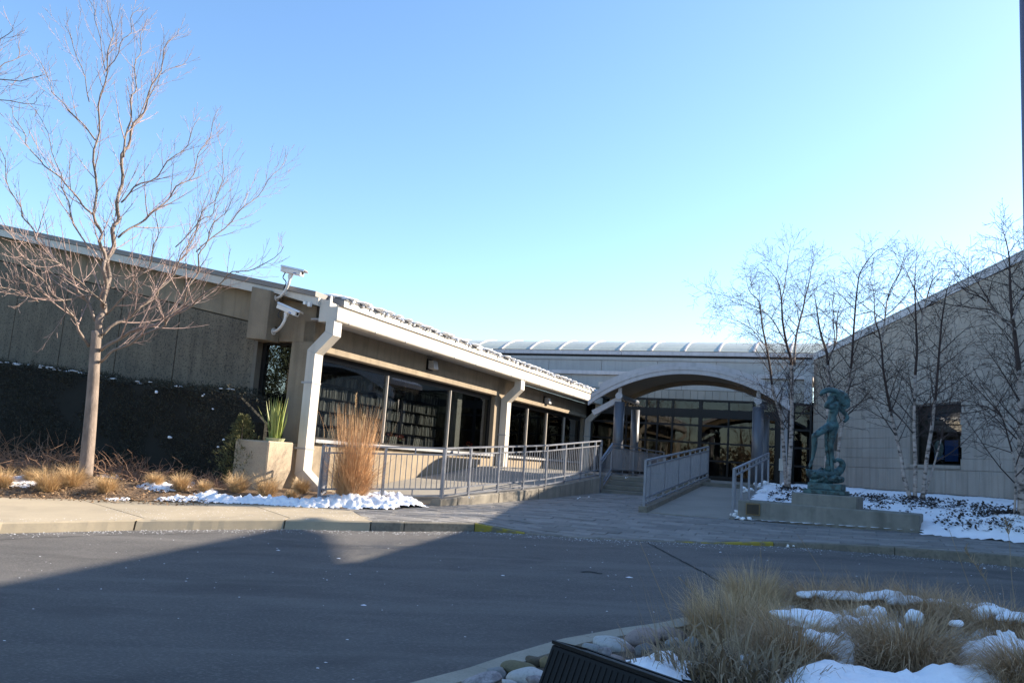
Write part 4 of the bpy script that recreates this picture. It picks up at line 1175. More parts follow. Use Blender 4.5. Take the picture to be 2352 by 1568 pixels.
# ================================================================== small builders for plants
def on_surface(u, v, f, d0=3.0, d1=30.0):
    lo = None; d = d0
    while d < d1:
        p = P(u, v, d)
        if p.z <= f(p.x, p.y): return p
        d += .03
    return P(u, v, d1)
def curve_pts(p, d, ln, n=5, up=.3, wob=.12):
    pts = [p.copy()]; d = d.normalized(); st = ln / n
    for i in range(n):
        d = (d + Vector((random.gauss(0, wob), random.gauss(0, wob), random.gauss(0, wob) + up / n))).normalized()
        p = p + d * st; pts.append(p.copy())
    return pts
class TreeB:
    def __init__(s): s.trunk = MB(); s.tw = MB(); s.count = 0
    def limb(s, pts, r0, r1, n=8):
        m = len(pts) - 1
        s.trunk.tube(pts, [r0 + (r1 - r0) * (i / m) ** .8 for i in range(m + 1)], n)
    def spawn(s, pts, r0, r1, every, lmin, lmax, ang, up, levels, t0=.15, shrink=.55, wob=.12, rmin=.0035, droop=0, flat=0):
        seg = [(pts[i + 1] - pts[i]).length for i in range(len(pts) - 1)]; tot = sum(seg); x = tot * t0; side = random.random() * 6.28
        while x < tot:
            a = x; i = 0
            while i < len(seg) - 1 and a > seg[i]: a -= seg[i]; i += 1
            fr = a / max(seg[i], 1e-6); p = pts[i].lerp(pts[i + 1], min(fr, 1)); t = (pts[i + 1] - pts[i]).normalized()
            f = x / tot; rr = r0 + (r1 - r0) * f
            u = t.cross(Vector((.31, .2, .93))); u = u.normalized() if u.length > .05 else Vector((1, 0, 0)); w_ = t.cross(u)
            side += 2.4 + random.gauss(0, .5)
            out = u * math.cos(side) + w_ * math.sin(side)
            if flat: out = (out + Vector((0, 0, flat))).normalized()
            an = ang * random.uniform(.7, 1.3)
            d = t * math.cos(an) + out * math.sin(an)
            ln = (lmin + (lmax - lmin) * (1 - f) ** .8) * random.uniform(.6, 1.2)
            k = 5 if ln > .5 else 3
            q = curve_pts(p, d, ln, k, up - droop * f, wob)
            ra = max(min(rr * .6, .004 + ln * .0075), rmin + .0005)
            s.tw.tube(q, [max(ra * (1 - j / k) ** .8, rmin) for j in range(k + 1)], 5 if ra > .012 else 3, cap=False); s.count += 1
            if levels > 0: s.spawn(q, ra, rmin, every * .8, lmin * shrink, lmax * shrink, ang, up, levels - 1, .2, shrink, wob, rmin, droop)
            x += every * random.uniform(.6, 1.4)
    def build(s, root, trunk_m, twig_m):
        s.trunk.build('trunk', trunk_m, root, smooth=True); s.tw.build('crown', twig_m, root, smooth=True, fixn=False)
def smooth_path(pts, k=3):
    r = []
    n = len(pts)
    for i in range(n - 1):
        p0, p1, p2, p3 = pts[max(i - 1, 0)], pts[i], pts[i + 1], pts[min(i + 2, n - 1)]
        for s in range(k):
            t = s / k
            r.append(.5 * ((2 * p1) + (p2 - p0) * t + (2 * p0 - 5 * p1 + 4 * p2 - p3) * t * t + (3 * p1 - p0 - 3 * p2 + p3) * t ** 3))
    r.append(pts[-1]); return r
def trace(px, d, off, conv, k=3):
    n = len(px)
    return smooth_path([P(*conv(*q), d + off * (i / (n - 1)) ** .9) for i, q in enumerate(px)], k)
R1 = lambda x, y: (x / 2.731, y / 2.731)
R2 = lambda x, y: (x / 3.413, 488 + y / 3.413)
R5 = lambda x, y: ((2800 + x / 1.8148) / 1.7415, (900 + y / 1.8148) / 1.7415)
R6 = lambda x, y: ((2896 + x / 1.96) / 1.7415, (1500 + y / 1.96) / 1.7415)
R9 = lambda x, y: ((1600 + x / 1.96) / 1.7415, (2350 + y / 1.96) / 1.7415)
R10 = lambda x, y: ((3150 + x / 3.136) / 1.7415, (1540 + y / 3.136) / 1.7415)
D_ = lambda x, y: (x, y)

# ---- the bare maple on the left
def maple(base, traces, trunk_tr, d, name_label, r_base):
    t = thing('maple_tree', base, name_label, 'tree')
    tb = TreeB()
    for pts, r0, r1 in trunk_tr: tb.limb(pts, r0, r1, 12)
    for px, conv, off, r0 in traces:
        pts = trace(px, d, off, conv, 3)
        # let the traced limbs leave the picture plane with some sway
        for i, p in enumerate(pts): p += Vector((0, .10 * math.sin(i * 1.3 + off * 3), 0)) * min(1, i / 4)
        tb.limb(pts, r0 * .70, .005, 7)
        tb.spawn(pts, r0 * .7, .005, .2, .4, 1.45, .55, .5, 1, .10, .26, .04, .0032)
    tb.build(t, BARK, TWIG); return t, tb
dT = 17.25
lim = [
 ([(660, 450), (740, 330), (800, 220), (830, 130), (870, 30)], R1, -.4, .018),
 ([(660, 440), (620, 230), (600, 100), (560, 0)], R1, -.7, .014),
 ([(775, 985), (800, 800), (830, 640), (845, 540), (860, 380), (885, 270), (905, 170)], R1, .9, .035),
 ([(590, 1350), (510, 1280), (440, 1180), (360, 1100), (280, 1040), (200, 950), (150, 850), (100, 740), (50, 650)], R1, -1.2, .032),
 ([(600, 880), (530, 790), (440, 700), (370, 620), (320, 560), (265, 395)], R1, -.9, .025),
 ([(740, 1490), (860, 1400), (990, 1320), (1080, 1200), (1180, 1130), (1250, 980), (1310, 850), (1360, 720)], R1, 1.2, .036),
 ([(760, 1270), (850, 1180), (980, 1100), (1100, 980), (1200, 860), (1245, 725)], R1, .2, .03),
 ([(560, 1560), (500, 1470), (430, 1300), (400, 1180), (370, 1080), (320, 900), (225, 690)], R1, -.3, .028),
 ([(560, 640), (525, 480), (470, 300), (405, 160)], R1, -.8, .016),
 ([(870, 740), (960, 560), (1010, 480), (1160, 390)], R1, .8, .016),
 ([(700, 1050), (620, 920), (560, 800), (490, 700), (430, 650), (340, 540), (280, 450), (200, 350), (100, 220), (20, 30)], R2, -1.6, .05),
 ([(750, 850), (680, 700), (600, 590), (500, 440), (380, 300), (300, 220), (230, 100), (170, 0), (90, -170), (20, -420), (0, -560)], R2, -.7, .05),
 ([(830, 730), (750, 650), (640, 560), (520, 440), (420, 380), (290, 350), (180, 200)], R2, -2.0, .028),
 ([(745, 650), (600, 660), (480, 690), (380, 670), (300, 590), (200, 545), (60, 420)], R2, -1.2, .024),
 ([(800, 960), (920, 860), (1070, 780), (1200, 660), (1280, 570), (1350, 470), (1420, 360), (1500, 220), (1560, 60), (1620, -90)], R2, .8, .052),
 ([(790, 1080), (900, 1000), (1100, 910), (1260, 850), (1400, 740), (1480, 600), (1550, 440), (1580, 300), (1650, 150), (1750, 0), (1850, -120)], R2, -.8, .056),
 ([(790, 1170), (900, 1080), (1060, 1000), (1250, 900), (1330, 830), (1500, 720), (1650, 610), (1790, 490), (1930, 450), (2100, 400), (2220, 260)], R2, -1.6, .045),
 ([(830, 800), (1000, 640), (1050, 560), (1150, 430), (1220, 260), (1230, 100), (1238, -60)], R2, -1.4, .03),
 ([(1120, 720), (1260, 600), (1400, 400), (1490, 220), (1600, 0), (1700, -140), (1800, -300)], R2, .6, .03),
 ([(1100, 1550), (1260, 1390), (1330, 1330), (1380, 1180), (1400, 1000), (1410, 890)], R1, .2, .018),
 ([(1230, 1580), (1400, 1430), (1530, 1310), (1650, 1180), (1750, 1060), (1800, 940)], R1, 1.2, .022),
 ([(860, 500), (960, 520), (1060, 490), (1110, 460)], R2, -1.5, .014),
 ([(300, 700), (200, 640), (100, 600), (0, 590)], R2, -2.2, .02),
]
LA = [R2(*q) for q in [(770, 980), (785, 850), (805, 720), (835, 560), (850, 400), (880, 250), (905, 100), (925, 0)]] + [R1(*q) for q in [(755, 1150), (775, 980), (810, 870), (870, 740), (940, 600), (1000, 430), (1060, 270), (1120, 180)]]
LB = [R2(*q) for q in [(800, 740), (826, 560), (820, 400), (800, 270), (785, 160)]] + [R1(*q) for q in [(600, 1350), (595, 1100), (605, 880), (630, 680), (660, 450), (700, 280), (690, 100), (680, -40)]]
leaders = [(LA, D_, .4, .115), (LB, D_, -.6, .07)]
trunk_pts = trace([(195, 1092), (200, 1050), (208, 960), (214, 880), (219, 800), (222, 760)], dT, 0, D_, 3)
base_r = [.165, .128, .118, .112, .108, .105]
MAPLE, _tb = maple(TREE, leaders + lim, [(trunk_pts, .148, .095)], dT, 'bare maple with pale trunk in front of the dark hedge', .15)
# neighbour maple mostly outside the picture: a few branches reach in
d2 = 17.0
b2_ = P(-330, 1100, d2)
lim2 = [
 ([(-330, 420), (-150, 300), (-40, 235), (55, 238), (88, 226)], D_, .3, .03), ([(-330, 380), (-120, 230), (0, 181), (62, 188), (99, 165)], D_, -.4, .03),
 ([(-300, 330), (-90, 210), (0, 161), (37, 128), (50, 98)], D_, .8, .025), ([(-300, 300), (-60, 160), (7, 95), (27, 55)], D_, -.9, .025),
 ([(-330, 700), (-330, 420), (-310, 200), (-290, -50)], D_, 0, .08), ([(-330, 600), (-450, 380), (-560, 150)], D_, .5, .05), ([(-330, 560), (-200, 470), (-120, 400), (-60, 370)], D_, -1, .03)]
maple(b2_, lim2, [(trace([(-340, 1100), (-338, 900), (-330, 690)], d2, 0, D_, 3), .16, .1)], d2, 'neighbouring bare tree whose twigs reach into the upper left corner', .15)

# ---- birches on the right
BIRCH = mat('birch_bark', (.47, .39, .345), (.30, .245, .21), 5, .8, .3, 30, (.05, .038, .032), 4.5, .97, stretch=(1.2, 1.2, 3.2))
BTWIG = mat('birch_twig', (.065, .042, .036), (.04, .026, .023), 4, .85)
def birch(label, stems, group='white-barked birch clumps'):
    """stems: (pixels, conv, depth, r0, top height share)"""
    p0 = P(*stems[0][1](*stems[0][0][0]), stems[0][2])
    t = thing('birch_tree', p0, label, 'tree', group)
    white, dark, tw = MB(), MB(), TreeB()
    for px, conv, d, off, r0, dens in stems:
        pts = trace(px, d, off, conv, 4)
        n = len(pts); rad = [max(.82 * r0 * (1 - i / (n - 1)) ** .75, .005) for i in range(n)]
        rad[0] *= 1.35
        k = max(2, int(n * .42))
        white.tube(pts[:k + 1], rad[:k + 1], 9); dark.tube(pts[k:], rad[k:], 7)
        tw.spawn(pts, r0, .006, .16 / dens, .4, 1.9, .85, .30, 2, .24, .38, .07, .0031, droop=.45)
    white.build('trunk', BIRCH, t, smooth=True)
    dark.build('upper_stem', BTWIG, t, smooth=True)
    tw.tw.build('crown', BTWIG, t, smooth=True, fixn=False)
    return t
birch('two-stemmed birch beside the right canopy column, left of the statue', [
 ([(1806, 1124), (1802, 1060), (1797, 990), (1794, 960)] + [R5(530, 1200), R5(510, 1050), R5(480, 870), R5(450, 720), R5(430, 560), R5(360, 480), R5(330, 350)], D_, 23.0, .6, .065, 1.1),
 ([R6(500, 895), R6(520, 600), R6(530, 400), R5(668, 1150), R5(660, 980), R5(630, 870), R5(600, 700), R5(590, 540), R5(560, 400), R5(440, 270)], D_, 22.8, -.4, .078, 1.1),
 ([R5(680, 1010), R5(700, 800), R5(740, 640), R5(770, 500), R5(800, 380), R5(815, 250)], D_, 22.8, .5, .04, 1.1),
 ([R5(630, 870), R5(520, 680), R5(400, 590), R5(250, 530), R5(60, 490)], D_, 22.7, -1.0, .022, .9),
 ([R5(590, 560), R5(620, 400), R5(640, 250), R5(660, 130)], D_, 22.6, -.3, .016, .9),
 ([R5(490, 900), R5(380, 760), R5(230, 680), R5(90, 650)], D_, 22.9, .9, .018, .9)])
birch('birch with leaning stems directly behind the bronze statue', [
 ([R6(800, 850), R6(805, 700), R6(820, 100), R5(930, 1050), R5(920, 930), R5(880, 800), R5(860, 700), R5(840, 560), R5(820, 440)], D_, 20.6, .5, .07, 1.1),
 ([R6(868, 870), R6(890, 680), R6(910, 480), R6(960, 200), R6(985, 0), R5(1100, 1000), R5(1110, 850), R5(1125, 640), R5(1140, 480), R5(1170, 330), R5(1290, 180), R5(1370, 200)], D_, 20.8, -.5, .058, 1.1),
 ([R5(935, 980), R5(990, 830), R5(1000, 640), R5(1060, 520)], D_, 20.8, .8, .03, .9)])
birch('birch with four splayed stems in front of the stone wing window', [
 ([R6(1465, 975), R6(1410, 800), R6(1390, 650), R6(1350, 480), R6(1320, 350), R6(1290, 200), R5(1330, 1050), R5(1320, 900), R5(1300, 780), R5(1270, 680), R5(1260, 480), R5(1220, 370)], D_, 20.0, .5, .062, 1.0),
 ([R5(1320, 850), R5(1340, 700), R5(1370, 500), R5(1450, 340), R5(1480, 230)], D_, 20.3, .4, .03, .9),
 ([R6(1495, 980), R6(1500, 700), R6(1490, 400), R6(1500, 0), R5(1575, 900), R5(1565, 640), R5(1560, 400), R5(1575, 190)], D_, 20.0, -.5, .062, 1.0),
 ([R6(1555, 975), R6(1590, 650), R6(1630, 400), R6(1650, 200), R5(1710, 1250), R5(1730, 1000), R5(1750, 750), R5(1770, 600), R5(1800, 450), R5(1880, 330)], D_, 19.9, -.6, .06, 1.0),
 ([R5(1590, 760), R5(1650, 520), R5(1690, 400), R5(1760, 330)], D_, 19.6, -.3, .028, .9),
 ([R6(1575, 930), R6(1650, 690), R6(1700, 500), R6(1750, 290), R5(1830, 1180), R5(1790, 1000)], D_, 20.1, .6, .032, .7)])
birch('tall birch with thick peeling white trunk at the right picture edge', [
 ([(2346, 1184), R6(2330, 800), R6(2325, 480), R6(2330, 200), R5(2320, 1100), R5(2300, 920), R5(2280, 750), R5(2260, 600), R5(2250, 400), R5(2240, 200), R5(2190, 10)], D_, 15.5, .3, .085, 1.2),
 ([R5(2285, 760), R5(2150, 640), R5(2050, 530), R5(1930, 480), R5(1830, 360)], D_, 15.6, -.5, .03, 1.0),
 ([R5(2270, 690), R5(2330, 520), R5(2400, 330), R5(2460, 150)], D_, 15.6, .4, .03, 1.0),
 ([R6(2325, 470), R6(2250, 400), R6(2150, 300), R6(2020, 240), R6(1860, 235)], D_, 15.5, -.8, .03, .9),
 ([R6(2275, 1125), R6(2285, 900), R6(2280, 700), R6(2230, 500), R6(2180, 330), R6(2080, 180), R6(2000, 60)], D_, 15.6, -.6, .028, .8)])

# ---- grasses
def blades(n, R, Hh, spread, droop, wid, core=.25, seg=5, seed=0, lmin=.55, lean=(0, 0), flatten=1.0):
    r = np.random.default_rng(seed)
    ph = r.uniform(0, 2 * np.pi, n); rr = R * core * np.sqrt(r.uniform(0, 1, n)); pa = ph + r.normal(0, .6, n)
    p = np.stack([rr * np.cos(ph), rr * np.sin(ph), np.zeros(n)], 1)
    th = np.abs(r.normal(0, spread, n)) + .05; ln = Hh * r.uniform(lmin, 1.15, n); dr = droop * r.uniform(.3, 1.3, n)
    side = np.stack([-np.sin(pa), np.cos(pa), np.zeros(n)], 1)
    tw = r.uniform(0, np.pi, n)
    side = side * np.cos(tw)[:, None] * .8 + side * .2 + np.stack([np.cos(pa), np.sin(pa), np.zeros(n)], 1) * (np.sin(tw) * .5)[:, None]
    V = np.zeros((n, seg + 1, 2, 3))
    for k in range(seg + 1):
        s = k / seg; w_ = wid * (1 - s) ** .6 + wid * .12
        V[:, k, 0] = p - side * w_ * .5; V[:, k, 1] = p + side * w_ * .5
        a = th + dr * s ** 1.4 + r.normal(0, .07, n)
        st = ln / seg
        p = p + np.stack([np.sin(a) * np.cos(pa) * st, np.sin(a) * np.sin(pa) * st, np.cos(a) * st * flatten], 1) + np.array([lean[0], lean[1], 0]) * (st * s)[:, None]
        p[:, 2] = np.maximum(p[:, 2], .012)
    idx = np.arange(n * (seg + 1) * 2).reshape(n, seg + 1, 2)
    F = np.stack([idx[:, :-1, 0], idx[:, :-1, 1], idx[:, 1:, 1], idx[:, 1:, 0]], -1).reshape(-1, 4)
    return V.reshape(-1, 3), F
def grass(name, p, m, label, cat='grass clump', group=None, layers=()):
    Vs, Fs = [], []; k = 0
    for L_ in layers:
        v, f = blades(**L_); Vs.append(v); Fs.append(f + k); k += len(v)
    v = np.concatenate(Vs) + np.array(p); f = np.concatenate(Fs)
    return arr(name, v, f, m, label=label, cat=cat, group=group)
# tall reed grass by the downspout
pT = on_surface(806, 1146, lambda x, y: bedz(x, y), 12)
TG = thing('tall_reed_grass', pT, 'tall orange dry reed grass standing in snow before the railing', 'grass clump')
v1, f1 = blades(900, .34, 1.75, .10, .12, .010, core=.8, seed=1, lmin=.55)
v2, f2 = blades(1400, .34, .95, .38, 1.5, .008, core=.8, seed=2, lmin=.4)
v3, f3 = blades(300, .3, 1.3, .3, 1.9, .010, core=.8, seed=3, lmin=.5)
arr('blades', np.concatenate([v1, v2, v3]) + np.array(pT), np.concatenate([f1, f2 + len(v1), f3 + len(v1) + len(v2)]), ORANGE, parent=TG)
mb = MB(); c0 = pT + Vector((.05, 0, 0)); c1 = P(818, 905, pT.y)
mb.tube([c0, c0.lerp(c1, .5), c1], [.005, .004, .003], 4)
for k in range(60):
    s = k / 60; p = c1.lerp(c0, .13 * (1 - s)); d = Vector((random.gauss(0, .4), random.gauss(0, .4), .8)).normalized() * .05
    mb.tube([p, p + d], [.005, .001], 3, cap=False)
mb.build('seed_plume', TAN, TG, fixn=False)
for k in range(14):
    mb = MB(); a = random.uniform(0, 6.28); r = random.uniform(.05, .3); p = pT + Vector((r * math.cos(a), r * math.sin(a), 0)); h = random.uniform(1.3, 1.8)
    mb.tube([p, p + Vector((random.gauss(0, .03), random.gauss(0, .03), h))], [.006, .004], 4); mb.build('stem', TAN, TG)
left = [((5, 1118), .42, 'pale dry grass tuft cut by the left picture edge'), ((108, 1128), .55, 'widest dry grass tuft left of the maple trunk'), ((165, 1117), .48, 'dry grass tuft touching the left side of the maple trunk base'), ((72, 1108), .36, 'small dry grass tuft in snow behind the widest tuft'),
        ((243, 1132), .42, 'flat dry grass tuft with a bit of snow, right of the maple trunk'), ((356, 1118), .34, 'lone small dry grass tuft midway between maple and concrete plinth'), ((415, 1126), .40, 'flattened dry grass tuft with upright stalks, in the snow strip'),
        ((470, 1130), .28, 'little dry grass tuft half covered by snow'), ((545, 1130), .46, 'upright dry grass tuft at the left corner of the concrete plinth'), ((612, 1138), .52, 'broad dry grass tuft in front of the concrete plinth'), ((690, 1132), .42, 'shaded dry grass tuft beside the downspout foot'),
        ((668, 1146), .22, 'small flat tuft in snow before the downspout')]
for i, ((u, v), s, lab) in enumerate(left):
    p = on_surface(u, v, lambda x, y: bedz(x, y), 12)
    grass('grass_tuft', p, TAN, lab, group='dry grass tufts in the left bed', layers=[dict(n=1100, R=s * .5, Hh=s * .95, spread=.5, droop=1.5, wid=.006, core=.5, seed=20 + i), dict(n=120, R=s * .3, Hh=s * 1.0, spread=.25, droop=.3, wid=.005, core=.5, seed=60 + i)])
# near bed tussocks
near = [(1690, 1482, 6.9, .62, .55, TAN, 'big tan grass clump at the kerb, the leftmost and tallest of the near bed'), (1830, 1536, 5.6, .44, .44, OLIVE, 'arching grass clump with a snow cap, front middle of the near bed'), (2085, 1546, 5.7, .56, .50, OLIVE, 'largest arching grass mound, front right in the near bed'),
        (1880, 1412, 8.0, .42, .40, OLIVE, 'grass mound with snow on top, left of the back row near the road'), (1995, 1414, 7.9, .44, .40, OLIVE, 'snow-topped grass mound in the middle of the back row near the road'), (2115, 1424, 7.7, .44, .40, OLIVE, 'grass mound at the right of the back row near the road'),
        (1960, 1470, 6.7, .38, .34, OLIVE, 'low grass mound under the large snow slab between front clumps'), (2295, 1478, 6.7, .46, .42, OLIVE, 'dark grass mound with snow crumbs at the right picture edge'), (2375, 1585, 4.8, .34, .34, OLIVE, 'rounded grass clump cut by the lower right corner'),
        (1730, 1400, 8.2, .36, .52, TAN, 'thin upright grass behind the big tan clump'), (2180, 1440, 7.2, .36, .40, OLIVE, 'grass mound between back row and right edge mound')]
for i, (u, v, d, R, Hh, m, lab) in enumerate(near):
    p = P(u, v, d); p.z = bedf(p.x, p.y) - .01
    Hh *= .66 if m is TAN else .70
    ls = [dict(n=2000, R=R, Hh=Hh * 1.6, spread=.72, droop=2.25, wid=.007, core=.42, seed=100 + i, lmin=.6), dict(n=900, R=R, Hh=Hh * 1.15, spread=1.0, droop=1.5, wid=.007, core=.7, seed=140 + i)]
    if 'tan' in lab or 'thin' in lab: ls = [dict(n=2000, R=R, Hh=Hh * 1.3, spread=.45, droop=1.7, wid=.007, core=.55, seed=100 + i, lmin=.5), dict(n=420, R=R, Hh=Hh * 1.5, spread=.2, droop=.35, wid=.0035, core=.6, seed=140 + i, lmin=.6)]
    else: ls.append(dict(n=60, R=R, Hh=Hh * 1.7, spread=.3, droop=.3, wid=.003, core=.5, seed=170 + i))
    if m is TAN: m = mat('near_tan_blade', (.58, .42, .24), (.38, .265, .15), 5, .75, island=.3)
    grass('grass_clump', p, m, lab, group='arching grass clumps in the near bed', layers=ls)
# dead leafy stalks in front left of the near bed
for i, (u, v, d, s, lab) in enumerate([(1610, 1560, 5.3, .5, 'withered leafy stalks right of the black floodlight'), (1690, 1568, 5.1, .5, 'withered leafy stalks in front of the big tan clump'), (1515, 1530, 5.6, .42, 'thin withered stalks with curled leaves among the boulders'), (1770, 1572, 5.0, .38, 'low withered stalks before the snow-capped clump')]):
    p = P(u, v, d); p.z = bedf(p.x, p.y)
    grass('withered_plant', p, DEADLEAF, lab, 'dead plant', 'withered leafy stalks in the near bed', layers=[dict(n=46 if i != 2 else 10, R=.3, Hh=s * 1.2, spread=.22, droop=.3, wid=.006, core=.9, seed=200 + i), dict(n=150 if i != 2 else 22, R=.3, Hh=s * .75, spread=.4, droop=2.6, wid=.016, core=.95, seed=220 + i, lmin=.25)])
# thin lone stalks
def stalk(px, d, label, tuft=0):
    pts = smooth_path([P(u, v, d) for u, v in px], 4); pts[0].z = bedf(pts[0].x, pts[0].y) - .02
    mb = MB(); n = len(pts); mb.tube(pts, [.0035 * (1 - .6 * i / n) for i in range(n)], 4)
    for k in range(tuft):
        q = pts[-1].lerp(pts[-3], random.random() * 2); e = q + Vector((random.gauss(0, .03), random.gauss(0, .03), random.uniform(.02, .07)))
        mb.tube([q, e], [.004, .001], 3, cap=False)
    mb.build('grass_stalk', DEADLEAF, None, label=label, cat='grass stalk', group='lone tall grass stalks in the near bed', fixn=False)
stalk([(1570, 1500), (1545, 1425), (1510, 1340), (1468, 1240)], 6.0, 'tallest lone stalk leaning left over the road above the boulders')
stalk([(1650, 1480), (1610, 1385), (1560, 1325)], 6.4, 'lone stalk with a drooping tan blade tip leaning over the road', 10)
stalk([(2260, 1430), (2225, 1340), (2180, 1215)], 7.0, 'leaning stalk left of the two feathery stalks near the right edge')
stalk([(2300, 1430), (2270, 1345), (2215, 1260)], 6.8, 'feathery broken stalk leaning left near the right edge', 26)
stalk([(2340, 1440), (2325, 1340), (2318, 1240), (2310, 1195)], 6.8, 'feathery upright stalk closest to the right edge', 18)
stalk([(1930, 1400), (1880, 1300), (1830, 1225)], 7.9, 'fine stalk above the back row leaning left')
stalk([(1770, 1400), (1755, 1330), (1745, 1250)], 7.5, 'fine upright stalk above the big tan clump', 5)
stalk([(2090, 1540), (2170, 1490), (2255, 1462), (2256, 1500)], 5.5, 'bent pale stalk crossing the largest mound')

# ---- hedge
HG = thing('hedge', L(-1, -6, .7), 'clipped dark evergreen hedge along the tan gable wall', 'hedge')
hx = [on_a(u, v, -1.3) for u, v in [(-300, 790), (0, 828), (90, 838), (180, 852), (300, 872), (440, 884), (520, 890), (552, 905), (566, 940), (570, 1000)]]
hn = [q[0] for q in hx]; hz = [q[1] - .04 for q in hx]
def hedge_top(n): return float(np.interp(n, hn, hz))
N = 52000
r = np.random.default_rng(5)
n_ = r.uniform(hn[0] - 4, hn[-1], N); w_ = r.uniform(0, 1, N)
topv = np.interp(n_, hn, hz)
zz = np.where(w_ < .72, .5 + (topv - .5) * r.uniform(0, 1, N), topv + r.normal(0, .045, N))
aa = np.where(w_ < .72, -1.3 + np.abs(r.normal(0, .06, N)) + .09 * np.sin(n_ * 2.1 + zz) * .6, -1.3 + r.uniform(0, 1.1, N))
nz_ = np.array([noise.noise(Vector((n_[i] * 1.1, zz[i] * 1.1, 3))) for i in range(N)])
nf = np.array([noise.noise(Vector((n_[i] * 3.3, zz[i] * 3.3, 8))) for i in range(N)])
aa += nz_ * .22 + nf * .12; zz = zz + np.where(w_ < .72, 0, nz_ * .14 + nf * .07)
base_ = np.stack([O2[0] + aa * A2[0] + n_ * N2[0], O2[1] + aa * A2[1] + n_ * N2[1], zz], 1)
d1 = r.normal(0, 1, (N, 3)) + np.array([-A2[0], -A2[1], .5]) * .9; d1 /= np.linalg.norm(d1, axis=1)[:, None]
d2_ = np.cross(d1, r.normal(0, 1, (N, 3))); d2_ /= np.linalg.norm(d2_, axis=1)[:, None]
ln = r.uniform(.035, .075, N)[:, None]
V = np.stack([base_ - d2_ * .008, base_ + d2_ * .008, base_ + d1 * ln + d2_ * .005, base_ + d1 * ln - d2_ * .005], 1).reshape(-1, 3)
arr('foliage', V, np.arange(N * 4).reshape(-1, 4), HEDGEM, parent=HG)
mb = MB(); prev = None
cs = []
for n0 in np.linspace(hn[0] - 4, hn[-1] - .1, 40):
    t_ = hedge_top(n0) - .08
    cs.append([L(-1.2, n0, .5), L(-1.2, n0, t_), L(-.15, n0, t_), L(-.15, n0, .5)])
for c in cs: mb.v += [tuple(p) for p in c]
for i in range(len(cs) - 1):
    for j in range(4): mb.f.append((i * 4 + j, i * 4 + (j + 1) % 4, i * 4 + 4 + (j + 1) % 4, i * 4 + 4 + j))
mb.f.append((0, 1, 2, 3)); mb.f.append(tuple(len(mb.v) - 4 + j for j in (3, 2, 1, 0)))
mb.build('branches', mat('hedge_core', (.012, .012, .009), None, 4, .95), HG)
def cone_shrub(p, R, Hh, n, m, name, label, cat, seed, needle=.06, parent=None, trunk=True):
    t = thing(name, p, label, cat)
    r = np.random.default_rng(seed); s = r.uniform(0, 1, n) ** .8; ph = r.uniform(0, 6.283, n); rad = R * np.minimum(1, (1 - s) * 1.5 + .12) ** .9 * (.35 + .65 * np.sqrt(r.uniform(0, 1, n))) * (1 + .45 * np.sin(ph * 3 + s * 14) * np.sin(s * 23 + 1) + .25 * np.sin(ph * 7 - s * 31))
    b = np.stack([rad * np.cos(ph), rad * np.sin(ph), .05 + s * Hh], 1)
    d = np.stack([np.cos(ph), np.sin(ph), np.full(n, .7)], 1) + r.normal(0, .5, (n, 3)); d /= np.linalg.norm(d, axis=1)[:, None]
    w2 = np.cross(d, r.normal(0, 1, (n, 3))); w2 /= np.linalg.norm(w2, axis=1)[:, None]
    l_ = r.uniform(.5, 1.2, n)[:, None] * needle
    V = np.stack([b - w2 * l_ * .14, b + w2 * l_ * .14, b + d * l_ + w2 * l_ * .06, b + d * l_ - w2 * l_ * .06], 1).reshape(-1, 3) + np.array(p)
    arr('foliage', V, np.arange(n * 4).reshape(-1, 4), m, parent=t)
    mb = MB(); mb.tube([p, p + ZV * Hh * .9], [R * .1, .008], 6); mb.build('trunk', SHRUBM, t)
    return t
pe = P(547, 1080, 18.7); pe.z = .66
cone_shrub(pe, .42, 1.5, 4200, YOUNG, 'evergreen_shrub', 'small olive evergreen between hedge and concrete plinth', 'shrub', 9)
# bare brown shrubs at the hedge foot
for i, (u, v, R, Hh, n, lab) in enumerate([(30, 1095, .9, .75, 170, 'dense bare brown shrub at the left picture edge below the hedge'), (135, 1092, .8, .75, 170, 'dense bare brown shrub just left of the maple trunk'), (-90, 1095, .9, .75, 120, 'bare brown shrub beyond the left edge'),
        (255, 1098, .7, .6, 130, 'bare brown shrub just right of the maple trunk'), (345, 1104, .7, .5, 120, 'low bare shrub with two longer shoots, mid hedge'), (440, 1112, .7, .38, 90, 'low sparse shrub toward the concrete plinth'), (505, 1118, .5, .35, 60, 'sparse dark twigs beside the young evergreen')]):
    p = P(u, v, 18.0); p.z = bedz(p.x, p.y)
    mb = MB()
    for k in range(n):
        a = random.uniform(0, 6.283); rr = R * math.sqrt(random.random()) * .8
        q = p + Vector((rr * math.cos(a), rr * math.sin(a) * .55, 0)); d = Vector((random.gauss(0, .6), random.gauss(0, .6), 1))
        mb.tube(curve_pts(q, d, Hh * random.uniform(.7, 1.5), 5, -.9, .28), [.007, .006, .005, .004, .003, .002], 3, cap=False)
    mb.build('bare_shrub', SHRUBM, None, label=lab, cat='shrub', group='bare brown shrubs at the hedge foot', fixn=False)
